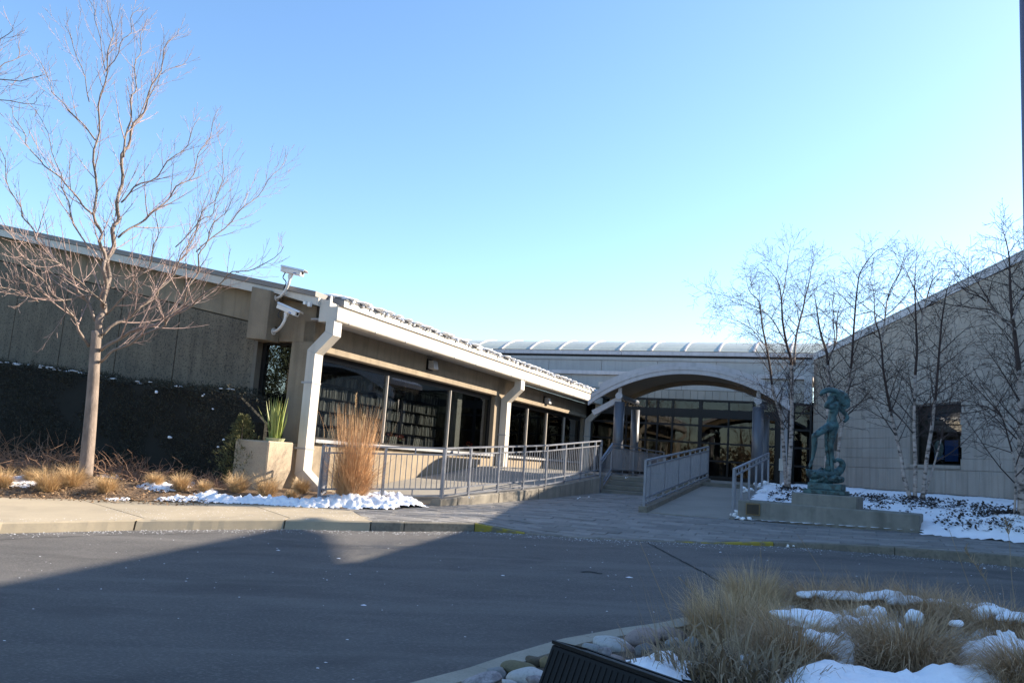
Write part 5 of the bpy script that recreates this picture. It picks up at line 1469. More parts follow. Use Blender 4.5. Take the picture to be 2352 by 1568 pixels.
# snake plant on the plinth
ps = L(-.95, (pn0 + pn1) / 2 + .18, pzt)
SPL = thing('potted_plant', ps, 'yellow-green sword-leaved plant in a pale green dish on the concrete plinth', 'potted plant')
mb = MB(); mb.tube([ps + ZV * .002, ps + ZV * .06, ps + ZV * .075], [.19, .22, .23], 18); mb.build('pot', POTG, SPL)
for k in range(34):
    a = random.uniform(0, 6.283); rr = .13 * math.sqrt(random.random()); q = ps + Vector((rr * math.cos(a), rr * math.sin(a), .05)); h = random.uniform(.6, 1.05)
    t = Vector((math.cos(a) * random.uniform(.0, .22), math.sin(a) * random.uniform(0, .22), 1)); s = Vector((-math.sin(a + k), math.cos(a + k), 0)) * .022
    if k == 0: t = Vector((-.55, 0, .9)); h = .85
    mb = MB(); e = q + t.normalized() * h; m_ = q.lerp(e, .55) + Vector((random.gauss(0, .02), random.gauss(0, .02), 0))
    mb.poly([q - s * .8, q + s * .8, m_ + s, e, m_ - s]); mb.build('leaf', LEAFG, SPL, fixn=False)

# ================================================================== statue and basin
BS = thing('basin', L(1.6, 11.5, .75), 'long grey concrete trough with a raised block carrying the bronze statue', 'basin')
fL, fR = bas_f0.copy(), bas_f1.copy(); fL.z = fR.z = 0
bu = (fR - fL).normalized(); bv = Vector((-bu.y, bu.x, 0)); bL = (fR - fL).length
zb0 = min(bas_f0.z, bas_f1.z) - .12; BT = 1.13
def bbox(x0, x1, y0, y1, z0, z1, mb=None):
    mb = mb or MB(); return mb.box(fL + bu * x0 + bv * y0 + ZV * z0, bu * (x1 - x0), bv * (y1 - y0), ZV * (z1 - z0))
BD = 1.05
bbox(0, bL, 0, .17, zb0, BT).build('front_wall', BASIN, BS, bevel=.02)
bbox(0, bL, BD - .15, BD, zb0, BT - .002).build('back_wall', BASIN, BS, bevel=.02)
bbox(0, .2, .172, BD - .152, zb0, BT - .001).build('end_wall', BASIN, BS, bevel=.015)
bbox(bL - .2, bL, .172, BD - .152, zb0, BT - .001).build('end_wall', BASIN, BS, bevel=.015)
bbox(.2, bL - .2, .172, BD - .152, zb0, BT - .22).build('floor', BASIN, BS)
bx0 = float(np.interp(1824, [1694, 2113], [0, bL])); bx1 = float(np.interp(1976, [1694, 2113], [0, bL]))
PT = BT + .24
bbox(bx0, bx1, .06, BD + .05, BT - .1, PT).build('pedestal_block', BASIN, BS, bevel=.02)
px0, px1 = [float(np.interp(R6(x, 0)[0], [1694, 2113], [0, bL])) for x in (178, 298)]
bbox(px0, px1, -.025, .0, BT - .29, BT - .05).build('plaque', PLAQUEF, BS, bevel=.004)
bbox(px0 + .02, px1 - .02, -.030, -.024, BT - .27, BT - .07).build('plaque_face', PLAQUE, BS)
pc = fL + bu * ((bx0 + bx1) / 2) + bv * (BD / 2 + .03)
ST = thing('statue', Vector((pc.x, pc.y, PT)), 'green bronze figure with one raised leg standing on a dolphin above the trough', 'statue')
dS = pc.y
kS = dS / 1925 / 3.136 / 1.7415
def S(X, Y, o=0): return P(*R10(X, Y), dS + o)
# bronze plinth in two steps
zt = S(500, 1395).z
sh = PT - S(490, 1395).z
def bpl(x0, x1, z0, z1, y0, y1, nm):
    a = S(x0, 1300).x - pc.x; b = S(x1, 1300).x - pc.x
    o = Vector((pc.x, pc.y, 0)); MBx = MB(); MBx.box(o + bu * a + bv * y0 + ZV * z0, bu * (b - a), bv * (y1 - y0), ZV * (z1 - z0)); MBx.build(nm, BRONZE, ST, bevel=.012)
bpl(245, 735, PT, PT + .09, -.34, .34, 'plinth_step'); bpl(290, 695, PT + .09, PT + .22, -.28, .28, 'plinth_step')
dz0 = (PT + .22) - S(500, 1280).z
def T(X, Y, o=0): return S(X, Y, o) + ZV * dz0
def sculpt(name, parts, vox=.016, m=BRONZE, rough=.0):
    mb = MB()
    for kind, *a in parts:
        if kind == 't':
            pts, rad = a; mb.tube(smooth_path([T(*q) for q in pts], 3), list(np.interp(np.linspace(0, 1, (len(pts) - 1) * 3 + 1), np.linspace(0, 1, len(rad)), [x * kS for x in rad])), 10)
            for q, rr in ((pts[0], rad[0]), (pts[-1], rad[-1])): mb.ball(T(*q), rr * kS, 10, 6)
        else:
            c, rr, sc = a[:3]; mb.ball(T(*c), rr * kS, 14, 9, sc, a[3] if len(a) > 3 else None)
    o = mb.build(name, m, ST, smooth=True)
    md = o.modifiers.new('remesh', 'REMESH'); md.mode = 'VOXEL'; md.voxel_size = vox; md.use_smooth_shade = True
    sm = o.modifiers.new('smooth', 'SMOOTH'); sm.factor = .5; sm.iterations = 2
    if rough:
        tx = bpy.data.textures.new(name, 'CLOUDS'); tx.noise_scale = .06
        dm = o.modifiers.new('relief', 'DISPLACE'); dm.texture = tx; dm.strength = rough; dm.texture_coords = 'LOCAL'; dm.mid_level = .5
    return o
sculpt('figure', [
 ('t', [(555, 1150, 0), (553, 1000, .0), (545, 900, .02), (540, 800, -.02), (560, 680, 0), (580, 560, 0)], [30, 27, 38, 34, 52, 62]),          # standing leg
 ('t', [(520, 1165, -.06), (560, 1150, .02)], [20, 28]),
 ('t', [(560, 550, -.02), (480, 590, -.10), (400, 640, -.16), (335, 690, -.18)], [60, 52, 44, 38]),                                       # raised thigh
 ('t', [(335, 690, -.18), (338, 780, -.16), (328, 880, -.14), (312, 970, -.13), (285, 1050, -.16), (275, 1085, -.18)], [37, 38, 30, 21, 22, 12]),  # shin, foot
 ('t', [(580, 555, 0), (565, 500, 0), (562, 440, 0), (575, 380, 0), (590, 330, 0), (600, 290, 0)], [64, 58, 50, 58, 66, 58]),                    # trunk
 ('b', (525, 565, .06), 50, (1, 1, 1)), ('b', (600, 565, .04), 46, (1, 1, 1)),
 ('b', (550, 372, -.06), 28, (1, 1, 1)), ('b', (605, 372, -.05), 26, (1, 1, 1)),
 ('t', [(620, 300, 0), (650, 340, .03), (690, 370, .04), (740, 430, .03), (752, 465, .0), (715, 505, -.03)], [40, 36, 32, 27, 24, 18]),          # hanging arm
 ('t', [(715, 505, -.03), (690, 500, -.05)], [16, 9]),
 ('t', [(600, 300, -.05), (530, 320, -.12), (480, 318, -.14)], [40, 32, 26]),                                                            # bent upper arm
 ('t', [(480, 318, -.14), (500, 270, -.16), (540, 250, -.12)], [26, 25, 22]),
 ('t', [(600, 290, 0), (575, 255, -.03)], [40, 36]),                                                                                        # neck
 ('b', (548, 222, -.06), 48, (1.15, 1, 1)), ('b', (506, 232, -.08), 16, (1.2, 1, .8)), ('b', (515, 258, -.07), 17, (1, 1, .8)),                # bowed head with nose and chin
 ('t', [(640, 280, .02), (650, 190, .0), (600, 120, -.05), (520, 108, -.10), (450, 132, -.12), (418, 165, -.12)], [40, 38, 34, 36, 34, 20]),      # other arm swung over the head
], .015)
sculpt('hair', [('t', [(560, 170, 0), (640, 160, .02), (700, 200, .04), (730, 260, .04), (700, 330, .03)], [40, 58, 66, 58, 36]), ('b', (660, 220, .05), 92, (1, .8, 1.05)), ('t', [(740, 240, .05), (765, 300, .05), (750, 340, .04)], [30, 20, 8]), ('t', [(590, 110, 0), (660, 140, .04), (720, 190, .05)], [24, 34, 30])], .014, rough=.035)
sculpt('drapery', [('t', [(520, 480, .03), (490, 580, .02), (482, 700, .02), (490, 850, .03), (505, 980, .03), (495, 1090, .03)], [22, 26, 22, 22, 24, 34]), ('b', (510, 1100, .03), 44, (1, 1, 1))], .014, rough=.03)
sculpt('dolphin', [
 ('t', [(235, 1105, -.10), (275, 1130, -.10), (330, 1165, -.1), (420, 1175, -.06), (520, 1185, .0), (600, 1160, .05), (660, 1110, .06), (690, 1050, .06), (670, 1000, .04), (620, 985, .0), (590, 1010, -.04)], [14, 30, 62, 66, 60, 58, 52, 42, 34, 26, 16]),
 ('t', [(290, 1190, -.12), (250, 1150, -.14), (240, 1120, -.15)], [34, 22, 10]), ('b', (345, 1140, -.2), 14, (1, 1, 1)), ('t', [(380, 1130, -.05), (430, 1090, 0), (470, 1110, .02)], [24, 16, 8]),
 ('t', [(590, 1000, -.03), (570, 960, -.05), (585, 930, -.05)], [16, 18, 6])], .015, rough=.012)
sculpt('wave_base', [('t', [(310, 1250, -.05), (420, 1235, -.10), (520, 1240, -.12), (620, 1230, -.08), (690, 1225, 0)], [34, 44, 46, 46, 30]), ('t', [(320, 1245, .1), (500, 1235, .12), (670, 1235, .1)], [40, 56, 40]), ('t', [(430, 1230, -.18), (470, 1200, -.2), (500, 1235, -.2)], [16, 22, 12]), ('t', [(540, 1240, -.16), (600, 1200, -.16), (640, 1240, -.14)], [18, 24, 14])], .016, rough=.05)

# ================================================================== security cameras on the beam end
R12 = lambda x, y: ((900 + x / 3.92) / 1.7415, (1050 + y / 3.92) / 1.7415)
nbx = b1
def seccam(plate_px, label, rise, tilt, yaw, reach=.50):
    a, z = on_n(*R12(*plate_px), nbx)
    t = thing('security_camera', L(a, nbx, z), label, 'security camera', 'white cameras on the concrete beam end')
    mb = MB(); mb.tube([L(a, nbx + .001, z), L(a, nbx + .014, z)], .085, 20); mb.build('mounting_plate', CAMW, t)
    for dz in (.058, -.058):
        mb = MB(); c = L(a, nbx + .014, z + dz); mb.tube([c, c + NV * .006], .010, 8); mb.build('bolt', METG, t)
    ac = min(a - .10, AFA - .13)
    arm = smooth_path([L(a, nbx + .015, z), L(a + (ac - a) * .4, nbx + reach * .35, z - .0), L(a + (ac - a) * .8, nbx + reach * .72, z + rise * .22), L(ac, nbx + reach * .95, z + rise * .62), L(ac, nbx + reach, z + rise)], 5)
    mb = MB(); mb.tube(arm, .034, 12); mb.build('arm', CAMW, t, smooth=True)
    top = L(ac, nbx + reach, z + rise)
    mb = MB(); mb.tube([top - ZV * .03, top + ZV * .0], .046, 14); mb.build('collar', CAMW, t)
    dirv = (NV * math.cos(yaw) - AV * math.sin(yaw)) * math.cos(tilt) - ZV * math.sin(tilt); dirv.normalize()
    sidev = dirv.cross(ZV).normalized(); upv = sidev.cross(dirv)
    o = top + ZV * .05
    mb = MB(); mb.box(top - sidev * .045 - dirv * .045, sidev * .09, dirv * .09, ZV * .10 + dirv * .02); mb.build('bracket', CAMW, t, bevel=.01)
    c = top + ZV * .16 - dirv * .22
    def sec(sc, sh_): return [(-.09 * sc, -.07), (.09 * sc, -.07), (.10 * sc, .025), (.07 * sc, .07), (-.07 * sc, .07), (-.10 * sc, .025)]
    mb = MB(); mb.prism([c + sidev * x + upv * y for x, y in sec(1, 0)], dirv * .54); body = mb.build('housing', CAMW, t, bevel=.006)
    mb = MB(); mb.prism([c - dirv * .02 + sidev * x + upv * y for x, y in [(-.106, .035), (-.076, .076), (.076, .076), (.106, .035), (.110, .040), (.079, .083), (-.079, .083), (-.110, .040)]], dirv * .64); mb.build('sunshield', CAMW, t)
    mb = MB(); e = c + dirv * .5405; mb.tube([e, e + dirv * .004], .042, 14); mb.build('lens', BLACK, t)
    s = -sidev if (-sidev).dot(AV) < 0 else sidev
    mb = MB(); q = c + dirv * .36 + s * .094 - upv * .055; mb.box(q, dirv * .07, upv * .022, s * .004); mb.build('blue_badge', BLUEP, t)
    mb = MB(); mb.tube(smooth_path([c + dirv * .10 - upv * .05, c + dirv * .07 - upv * .2, top - dirv * .09 - ZV * .15, L(a - .01, nbx + .13, z + .03 + rise * .2), L(a + .05, nbx + .01, z + .12)], 4), .013, 8); mb.build('cable', CABLE, t, smooth=True)
seccam((808, 552), 'upper white security camera, its housing against the sky', .43, math.radians(11), math.radians(-8), .56)
seccam((758, 1080), 'lower white security camera, angled down in front of the beam', .33, math.radians(20), math.radians(-8), .56)
a, z = on_n(*R12(1190, 600), .05)
t = thing('eave_sensor', L(.0, .05, z), 'tiny white box fitting under the eave right of the cameras', 'sensor')
lbox(AFA - .05, AFA + .04, .06, .13, z - .08, z + .02).build('box', CAMW, t); lbox(AFA - .06, AFA + .03, -.06, .0, z - .03, z + .04).build('lamp_head', CAMW, t)

# ================================================================== near things: floodlight, boulders, lamp post
dF = 4.2
FL = thing('floodlight', P(1370, 1640, dF), 'black ribbed floodlight tilted in the near bed at the bottom edge', 'floodlight')
c0, c1 = P(1268, 1478, dF + .05), P(1535, 1572, dF - .35)
ax = (c1 - c0).normalized(); ax_l = (c1 - c0).length * 1.25
bk_ = Vector((.12, 1, -.17)); bk_ = (bk_ - ax * bk_.dot(ax)).normalized(); dn = ax.cross(bk_).normalized()
if dn.z > 0: dn = -dn
prof = [(0, 0), (.30, -.05), (.34, .05), (.34, .20), (.0, .34), (-.012, .32)]
mb = MB(); mb.prism([c0 + dn * x + bk_ * y for x, y in prof], ax * ax_l); mb.build('housing', BLACK, FL, bevel=.006)
for k in range(26):
    q = c0 + ax * (.012 + k * ax_l / 26)
    mb = MB(); mb.prism([q + dn * .02 - bk_ * .008, q + dn * .30 - bk_ * .058, q + dn * .30 - bk_ * .045, q + dn * .02 + bk_ * .004], ax * .007); mb.build('cooling_rib', BLACK, FL)
mb = MB(); g0 = c0 - dn * .006 + bk_ * .02 + ax * .03; mb.box(g0, ax * (ax_l - .06), bk_ * .29, -dn * .004 + bk_ * 0); mb.build('glass', LENS, FL)
mb = MB(); fr_ = c0 - dn * .012; mb.rect_tube([fr_, fr_ + ax * ax_l], .008, .008); mb.rect_tube([fr_ + bk_ * .33, fr_ + bk_ * .33 + ax * ax_l], .008, .008); mb.rect_tube([fr_ + bk_ * .01, fr_ + bk_ * .32], .008, .008); mb.build('rim', BLACK, FL)
mb = MB(); s0 = c0 + ax * ax_l * .5 + dn * .3 + bk_ * .1; mb.tube([s0, Vector((s0.x, s0.y, 0))], .03, 10); mb.build('stake', BLACK, FL)
RC = {'pink': ((.33, .25, .22), (.25, .20, .185)), 'grey': ((.30, .30, .29), (.22, .22, .215)), 'dark': ((.16, .16, .165), (.11, .11, .115)), 'white': ((.46, .45, .43), (.38, .37, .36)), 'olive': ((.20, .17, .09), (.15, .125, .07)), 'tan': ((.27, .20, .10), (.20, .15, .08)), 'speck': ((.40, .37, .37), (.16, .14, .14)), 'brown': ((.10, .075, .045), (.07, .055, .035))}
def rockm(k):
    c = RC[k]; return mat('boulder_' + {'speck': 'speckled'}.get(k, k), c[0], c[1], 14 if k == 'speck' else 5, .8, .15, 60, tuple(x * .5 for x in c[1]), 60, .35)
rocks = [(640, 725, 350, 90, 'speck', 'large speckled boulder at the bottom edge, left of the floodlight'), (750, 672, 160, 105, 'grey', 'grey wedge-shaped stone behind the speckled boulder'), (930, 632, 290, 105, 'olive', 'smooth olive boulder beside the kerb'),
 (1050, 580, 170, 90, 'brown', 'brown stone at the kerb left of the floodlight'), (1135, 585, 90, 95, 'tan', 'yellowish stone against the floodlight edge'), (1000, 690, 320, 110, 'white', 'big white boulder just left of the floodlight'), (1080, 728, 200, 70, 'speck', 'pinkish stone below the big white boulder'),
 (860, 745, 150, 40, 'white', 'small pale stone at the bottom edge below the white boulder'), (1495, 480, 140, 90, 'grey', 'small grey stone next to the floodlight top'), (1680, 455, 340, 120, 'white', 'long light grey boulder right of the floodlight'), (1612, 505, 110, 85, 'speck', 'mottled round stone in front of the long grey boulder'),
 (1790, 478, 120, 75, 'pink', 'small pinkish stone at the right end of the long grey boulder'), (1900, 390, 300, 140, 'pink', 'large pink granite boulder at the kerb'), (1940, 495, 190, 105, 'dark', 'dark boulder in front of the pink granite one'), (2130, 365, 250, 105, 'pink', 'pinkish boulder second from the tan grass at the kerb'),
 (2150, 435, 170, 95, 'grey', 'grey stone in front of the second pinkish boulder'), (2020, 540, 280, 70, 'brown', 'wet brown flat stone in the snow'), (2285, 425, 110, 85, 'grey', 'grey stone partly hidden by the tan grass'), (2235, 492, 130, 80, 'pink', 'low pinkish stone before the tan grass'), (2130, 492, 140, 45, 'olive', 'low mossy stone between grey and brown stones'),
 (1720, 555, 150, 40, 'pink', 'half-buried pink stone in the snow below the long boulder'), (400, 738, 140, 40, 'tan', 'tan stone in the corner of kerb and bottom edge')]
for i, (x, y, w_, h, k, lab) in enumerate(rocks):
    u, v = R9(x, y + h * .38)
    p = on_surface(u, v, lambda x_, y_: bedf(x_, y_), 3.2)
    sc = p.y / 1925 / 1.96 / 1.7415
    rw, rh = w_ * sc / 2, h * sc / 2 * 1.15
    mb = MB(); mb.ball(p + Vector((0, rw * .12, rh * .5)), 1, 20, 12, (rw * .96, rw * .62, rh * .95), Matrix.Rotation(random.uniform(-.3, .3), 3, 'Y') @ Matrix.Rotation(random.uniform(-.4, .4), 3, 'Z'), .28, i * 3.7)
    mb.build('boulder', rockm(k), None, smooth=True, label=lab, cat='boulder', group='rounded boulders in the near bed')
pp = P(2348.5, 185, 7.0); lx = pp.x + .066
LP = thing('lamp_post', Vector((lx, 7.0, .3)), 'dark lamp post just cutting the upper right picture edge', 'lamp post')
mb = MB(); mb.tube([Vector((lx, 7.0, .2)), Vector((lx, 7.0, 9.0))], [.085, .06], 14); mb.build('pole', POLEM, LP, smooth=True)
mb = MB(); mb.tube([Vector((lx, 7.0, .2)), Vector((lx, 7.0, .55))], [.16, .15], 16); mb.build('base', POLEM, LP)
mb = MB(); mb.box((lx - .2, 6.5, 9.0), (.4, 0, 0), (0, .9, 0), (0, 0, .14)); mb.build('lamp_head', POLEM, LP)

# ================================================================== snow, crumbs, leaves
def px_poly(px, f, d0=10): return [(lambda q: (q.x, q.y))(on_surface(u, v, f, d0)) for u, v in px]
zl = lambda x, y: bedz(x, y)
def snow_sheet(poly, zf, thick, cut, step, seed, lump=.05, edge=.25, wav=2.0):
    def hf(x, y):
        e = dpoly(x, y, poly)
        n1 = fbm(x * wav, y * wav, seed); n2 = fbm(x * wav * 4.5, y * wav * 4.5, seed + 3)
        return thick * smooth01(e / edge) * (.75 + .5 * n1) + lump * n2 * smooth01(e / edge * 1.5) + .6 * lump * max(0, noise.noise(Vector((x * 11, y * 11, seed)))) - cut
    return sheet('snow', poly, zf, step, SNOW, 'stuff', hf)
zl2 = lambda x, y: max(bedz(x, y), G(x, y) + .1) + .015
snow_sheet(px_poly([(330, 1152), (400, 1153), (480, 1156), (576, 1161), (700, 1168), (824, 1172), (905, 1172), (990, 1167), (975, 1158), (915, 1141), (868, 1128), (835, 1140), (760, 1146), (715, 1150), (640, 1146), (585, 1142), (520, 1140), (500, 1124), (455, 1124), (430, 1140), (380, 1140), (340, 1146)], zl, 12), zl2, .13, .026, .03, 11, .075, .42, 2.2)
snow_sheet(px_poly([(0, 1120), (60, 1122), (110, 1108), (130, 1098), (60, 1097), (-40, 1100), (-80, 1118)], zl, 12), zl2, .08, .012, .04, 21)
snow_sheet(px_poly([(300, 1118), (345, 1128), (380, 1134), (440, 1122), (470, 1112), (400, 1113), (330, 1110)], zl, 12), zl2, .09, .02, .04, 23)
snow_sheet(px_poly([(200, 1087), (300, 1100), (420, 1106), (510, 1112), (480, 1117), (360, 1108), (250, 1099), (215, 1096)], zl, 12), zl2, .05, .024, .04, 25)
snow_sheet(px_poly([(300, 1140), (330, 1155), (270, 1152), (180, 1148), (240, 1142)], zl, 12), zl2, .05, .025, .04, 27)
# small snow on the hedge top
mb = MB()
for k in range(46):
    n = random.choice([random.uniform(hn[1] - 1, hn[3] + .6)] * 3 + [random.uniform(hn[3], hn[-3])]); a = random.uniform(-1.38, -.9); z = hedge_top(n) + random.uniform(-.02, .03)
    mb.ball(L(a, n, z), random.uniform(.02, .06), 8, 5, (1.8, 1, .4), None, .5, k)
for (u, v) in [(640, 1240)] * 0 + [(365, 895), (470, 905), (490, 940), (392, 1000), (505, 1020)]:
    n, z = on_a(u, v, -1.36)
    for k in range(2): mb.ball(L(-1.38 + random.uniform(-.03, .03), n + random.gauss(0, .06), z + random.gauss(0, .04)), random.uniform(.015, .04), 8, 5, (1, 1, .8), None, .5, k)
mb.build('snow', SNOW, None, smooth=True, kind='stuff', fixn=False)
# melting snow and ice along the library eave
mb = MB()
for k in range(42):
    for q in range(3):
        a = .10 + (k + .5) * .54 + random.gauss(0, .05); n = .62 - q * .24 + random.gauss(0, .03)
        mb.ball(L(a, n, rake(n) + .03), 1, 12, 6, (random.uniform(.2, .30), random.uniform(.17, .26), random.uniform(.03, .05)), None, .3, k * 3 + q)
for k in range(70):
    a = random.uniform(.3, 22.5); mb.ball(L(a, .76, rake(.76) - .02), random.uniform(.02, .045), 8, 5, (1, 1, 1.1), None, .6, k)
mb.build('snow', SNOW, None, smooth=True, kind='stuff', fixn=False)
# snow lying in the near bed
zf_ = lambda x, y: bedf(x, y) + .02
snow_sheet(px_poly([(1780, 1575), (1845, 1545), (1900, 1500), (1960, 1500), (1990, 1560), (2080, 1562), (2180, 1545), (2210, 1500), (2215, 1465), (2260, 1475), (2352, 1475), (2420, 1500), (2420, 1600), (2200, 1640), (1800, 1640)], lambda x, y: bedf(x, y), 3.4), zf_, .09, .0, .03, 31, .03, .2, 1.4)
snow_sheet(px_poly([(1440, 1522), (1480, 1515), (1560, 1512), (1600, 1530), (1590, 1568), (1500, 1600), (1420, 1560)], lambda x, y: bedf(x, y), 3.4), zf_, .07, .01, .03, 33, .03, .2)
snow_sheet(px_poly([(1740, 1390), (1800, 1392), (2260, 1400), (2352, 1420), (2300, 1445), (1900, 1448), (1760, 1440)], lambda x, y: bedf(x, y), 5), zf_, .10, .004, .035, 35, .05, .2)
snow_sheet(px_poly([(1760, 1470), (1900, 1452), (1990, 1450), (2010, 1500), (1960, 1520), (1900, 1500), (1800, 1500)], lambda x, y: bedf(x, y), 4), zf_, .12, .0, .03, 37, .05, .2)
snow_sheet(px_poly([(2130, 1440), (2230, 1440), (2352, 1462), (2352, 1500), (2230, 1490), (2160, 1470)], lambda x, y: bedf(x, y), 4), zf_, .12, .0, .03, 39, .05, .2)
# snow caps hanging on the grass mounds
caps = [(1855, 1412, 6.6, 62, 16), (1815, 1402, 6.6, 45, 10), (1880, 1425, 6.5, 40, 9), (1925, 1362, 8.0, 60, 9), (1870, 1358, 8.0, 36, 8), (2010, 1362, 7.9, 60, 9), (2070, 1372, 7.8, 42, 9), (2040, 1362, 7.9, 36, 9), (1890, 1460, 5.7, 44, 15), (1925, 1480, 5.65, 40, 16), (1945, 1505, 5.6, 20, 22), (1975, 1432, 6.8, 64, 20), (1940, 1425, 6.8, 36, 18), (2030, 1436, 6.8, 40, 12), (2000, 1405, 7.3, 34, 20), (2095, 1412, 7.0, 20, 18), (2190, 1425, 6.4, 24, 7), (2270, 1400, 7.0, 50, 12), (2320, 1408, 6.8, 44, 10), (2250, 1410, 7, 20, 12), (2300, 1450, 6.4, 12, 12), (2320, 1460, 6.4, 14, 18), (2240, 1475, 6.3, 16, 14), (1712, 1512, 5.5, 18, 14), (1715, 1535, 5.4, 14, 12), (2140, 1375, 7.7, 26, 6)]
mb = MB()
for i, (u, v, d, w_, h) in enumerate(caps):
    sc = d / 1925
    for k in range(6):
        p = P(u + random.uniform(-.7, .7) * w_, v + 6 + random.uniform(-.4, .4) * h, d - .12 + random.uniform(-.05, .08))
        mb.ball(p, 1, 14, 8, (w_ * sc * random.uniform(.32, .62), w_ * sc * .45, h * sc * random.uniform(.7, 1.0)), Matrix.Rotation(random.uniform(-.25, .25), 3, 'Y'), .45, i * 7 + k)
o = mb.build('snow', SNOW, None, smooth=True, kind='stuff', fixn=False)
md = o.modifiers.new('remesh', 'REMESH'); md.mode = 'VOXEL'; md.voxel_size = .014; md.use_smooth_shade = True
sm = o.modifiers.new('smooth', 'SMOOTH'); sm.factor = .6; sm.iterations = 5
# snow heap beside the ramp rail and basin, little leftovers
mb = MB()
for (u, v, d, n, w_, h) in [(1760, 1112, 23.5, 16, 40, 10), (1735, 1126, 21.5, 10, 26, 10), (1690, 1182, 17.6, 9, 10, 14), (1700, 1190, 17.3, 4, 22, 3), (1440, 1096, 24, 3, 6, 2), (1396, 1128, 25, 5, 8, 3), (1330, 1143, 21, 3, 6, 3), (1350, 1140, 21.5, 2, 5, 3), (1310, 1094, 21, 2, 6, 1), (1080, 1143, 18, 3, 8, 2), (1640, 1172, 20, 2, 10, 3), (2055, 1272, 13.7, 3, 22, 3), (1815, 1252, 14.1, 4, 16, 3), (1010, 1168, 17.8, 3, 10, 2), (1255, 1092, 20.5, 2, 6, 1)]:
    for k in range(n):
        p = P(u + random.gauss(0, .5) * w_, v + random.gauss(0, .4) * h, d); sc = d / 1925
        mb.ball(p, sc * random.uniform(.25, .55) * max(h, w_ * .4), 9, 6, (1.2, 1.2, .75), None, .55, k + u)
mb.build('snow', SNOW, None, smooth=True, kind='stuff', fixn=False)
# snow crumbs and salt on the road
V = []; Fq = []
def crumb(x, y, z, r_):
    k = len(V); n = 5
    for j in range(n):
        a = 6.283 * j / n + random.uniform(0, .8); q = r_ * random.uniform(.6, 1.3); V.append((x + q * math.cos(a) * 1.4, y + q * math.sin(a), z))
    V.append((x, y, z + r_ * .35))
    for j in range(n): Fq.append((k + j, k + (j + 1) % n, k + n))
for k in range(2100):
    x = random.uniform(-9, 9)
    if random.random() < .8: y = kerb_y(x) - abs(random.gauss(0, .28)) - .02; r_ = random.uniform(.003, .010)
    else: y = random.uniform(3.5, kerb_y(x)); r_ = random.uniform(.003, .011) if random.random() < .96 else random.uniform(.015, .035)
    crumb(x, y, G(x, y) + .006, r_)
for k in range(900):
    x = random.uniform(-9, 0); y = kerb_y(x) + random.uniform(.03, 2.2); crumb(x, y, zp(x, y) + .002, random.uniform(.003, .009))
arr('snow_crumbs', V, Fq, SNOW, kind='stuff')
# bark chips and dead leaves on the left bed
V = []; Fq = []
def leafq(p, s, up=.5, asp=.4):
    d = Vector((random.gauss(0, 1), random.gauss(0, 1), random.gauss(0, up))).normalized() * s; w_ = d.cross(Vector((random.gauss(0, .5), random.gauss(0, .5), 1))).normalized() * s * asp
    k = len(V); V.extend([tuple(p), tuple(p + d * .5 + w_), tuple(p + d), tuple(p + d * .5 - w_)]); Fq.append((k, k + 1, k + 2, k + 3))
for k in range(5200):
    u, v = random.uniform(-60, 480), random.uniform(1086, 1150)
    a_, e = ae(u, v); d = random.uniform(15.6, 18.9); x = a_ * d
    leafq(Vector((x, d, bedz(x, d) + .03 + random.uniform(0, .03))), random.uniform(.02, .06), .35)
bedpoly = bl
arr('leaf_litter', V, Fq, mat('bark_chip', (.30, .19, .10), (.15, .095, .055), 9, .9, island=.45), kind='stuff')
V = []; Fq = []
cent = [(P(1805, 1128, 22.6), .7, 500), (P(1880, 1140, 20.3), 1.0, 600), (P(2000, 1150, 20), .9, 450), (P(2100, 1160, 19.3), 1.3, 1000), (P(2220, 1170, 18), 1.0, 500), (P(2330, 1184, 15.6), 1.0, 900), (P(2290, 1183, 16.2), .7, 400), (P(2270, 1204, 15.0), .4, 60), (P(1765, 1132, 21.5), .6, 260), (P(2335, 1232, 13.4), .6, 40)]
for c, s, n in cent:
    sub = [(random.gauss(0, s * .85), random.gauss(0, s * .55)) for _ in range(max(3, n // 14))]
    for k in range(int(n * 1.05)):
        sx, sy = random.choice(sub); x, y = c.x + sx + random.gauss(0, .09), c.y + sy + random.gauss(0, .09)
        if not inpoly(x, y, br) or dpoly(x, y, br) < .35: continue
        p = Vector((x, y, bedr(x, y) + snow_r(x, y) + random.uniform(.0, .06))); leafq(p, random.uniform(.035, .075), .5, .45)
arr('ground_cover', V, Fq, COVER, kind='stuff')

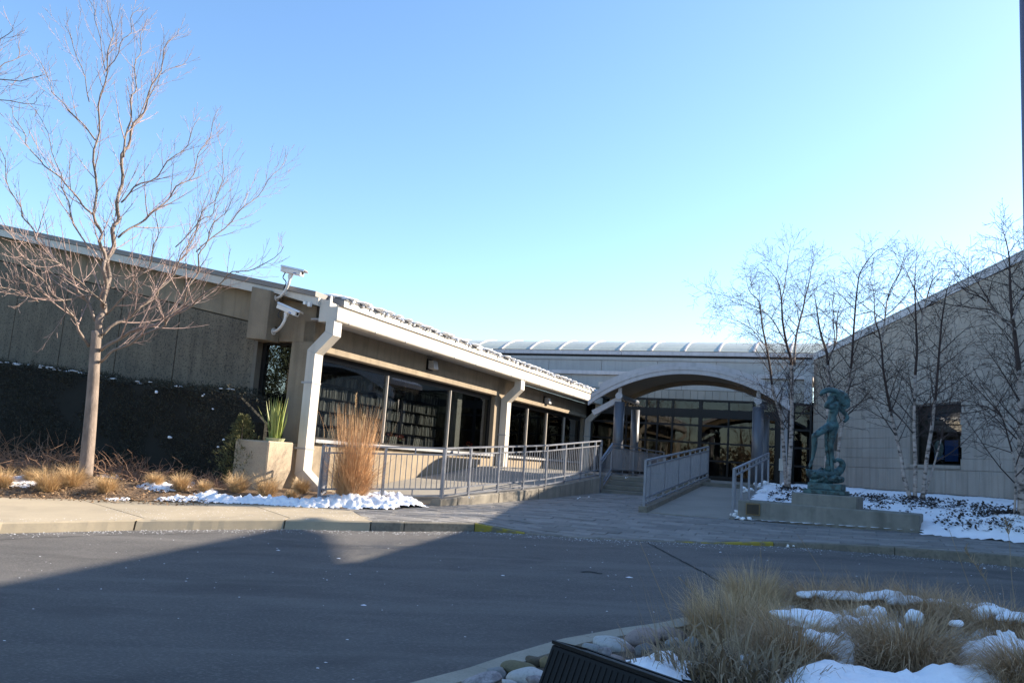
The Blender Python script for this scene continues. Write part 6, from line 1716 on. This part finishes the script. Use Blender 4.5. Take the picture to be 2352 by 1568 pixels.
# ================================================================== woods behind the photographer (seen in the window reflections)
wd = TreeB()
for k in range(120):
    x = random.uniform(-60, 50); y = random.uniform(-75, -30); h = random.uniform(8, 15); p = Vector((x, y, G(x, y) - .3))
    pts = curve_pts(p, Vector((random.gauss(0, .08), random.gauss(0, .08), 1)), h, 5, .2, .05)
    wd.tw.tube(pts, [.2, .17, .13, .1, .06, .02], 5, cap=False)
    wd.spawn(pts, .15, .03, 1.0, 1.2, 4.2, .75, .4, 1, .2, .5, .12, .02)
wd.tw.build('bare_woods', mat('woods_bark', (.16, .115, .075), (.10, .075, .05), 1, .9), None, smooth=False, kind='stuff', fixn=False)
V = []; Fq = []
for k in range(26000):
    x = random.uniform(-70, 60); y = random.uniform(-66, -50); z = random.random() ** 1.4 * (6.5 + 3.5 * noise.noise(Vector((x * .12, 0, 0))))
    leafq(Vector((x, y, z - .3)), random.uniform(.3, .8), .8, .35)
arr('undergrowth', V, Fq, mat('brush', (.17, .125, .07), (.10, .08, .045), .4, .9, island=.3), kind='stuff')
def pine(p, Hh, label):
    t = thing('pine_tree', p, label, 'tree', 'pines left of the drive')
    mb = MB(); mb.tube([p, p + ZV * Hh], [.2, .03], 8); mb.build('trunk', BARK, t)
    r = np.random.default_rng(int(Hh * 100)); Vv = []; 
    n = 7000; s = np.round(r.uniform(.12, 1, n) * 22) / 22 + r.normal(0, .006, n); s = np.clip(s, 0, 1); ph = np.floor(r.uniform(0, 5, n)) * 1.257 + np.round(s * 22) * 2.3 + r.normal(0, .12, n); rad = (1 - s) ** .8 * Hh * .3 * r.uniform(.25, 1, n)
    b = np.stack([rad * np.cos(ph), rad * np.sin(ph), s * Hh + rad * .15 + r.normal(0, .15, n)], 1)
    d = r.normal(0, 1, (n, 3)); d /= np.linalg.norm(d, axis=1)[:, None]; w2 = np.cross(d, r.normal(0, 1, (n, 3))); w2 /= np.linalg.norm(w2, axis=1)[:, None]
    l_ = r.uniform(.2, .45, n)[:, None]
    Vv = np.stack([b - w2 * l_ * .1, b + w2 * l_ * .1, b + d * l_, b + d * l_ - w2 * l_ * .06], 1).reshape(-1, 3) + np.array(p)
    arr('foliage', Vv, np.arange(n * 4).reshape(-1, 4), mat('pine_needles', (.035, .05, .022), (.02, .03, .014), 3, .8, island=.3), parent=t)
for i, (x, y, h) in enumerate([(-25, 9, 9.5), (-30, 12, 11), (-27, 3, 8)]):
    pine(Vector((x, y, -.2)), h, ['pine left of the drive mirrored in the narrow gable window', 'tallest pine left of the drive, behind the others', 'smallest pine left of the drive'][i])
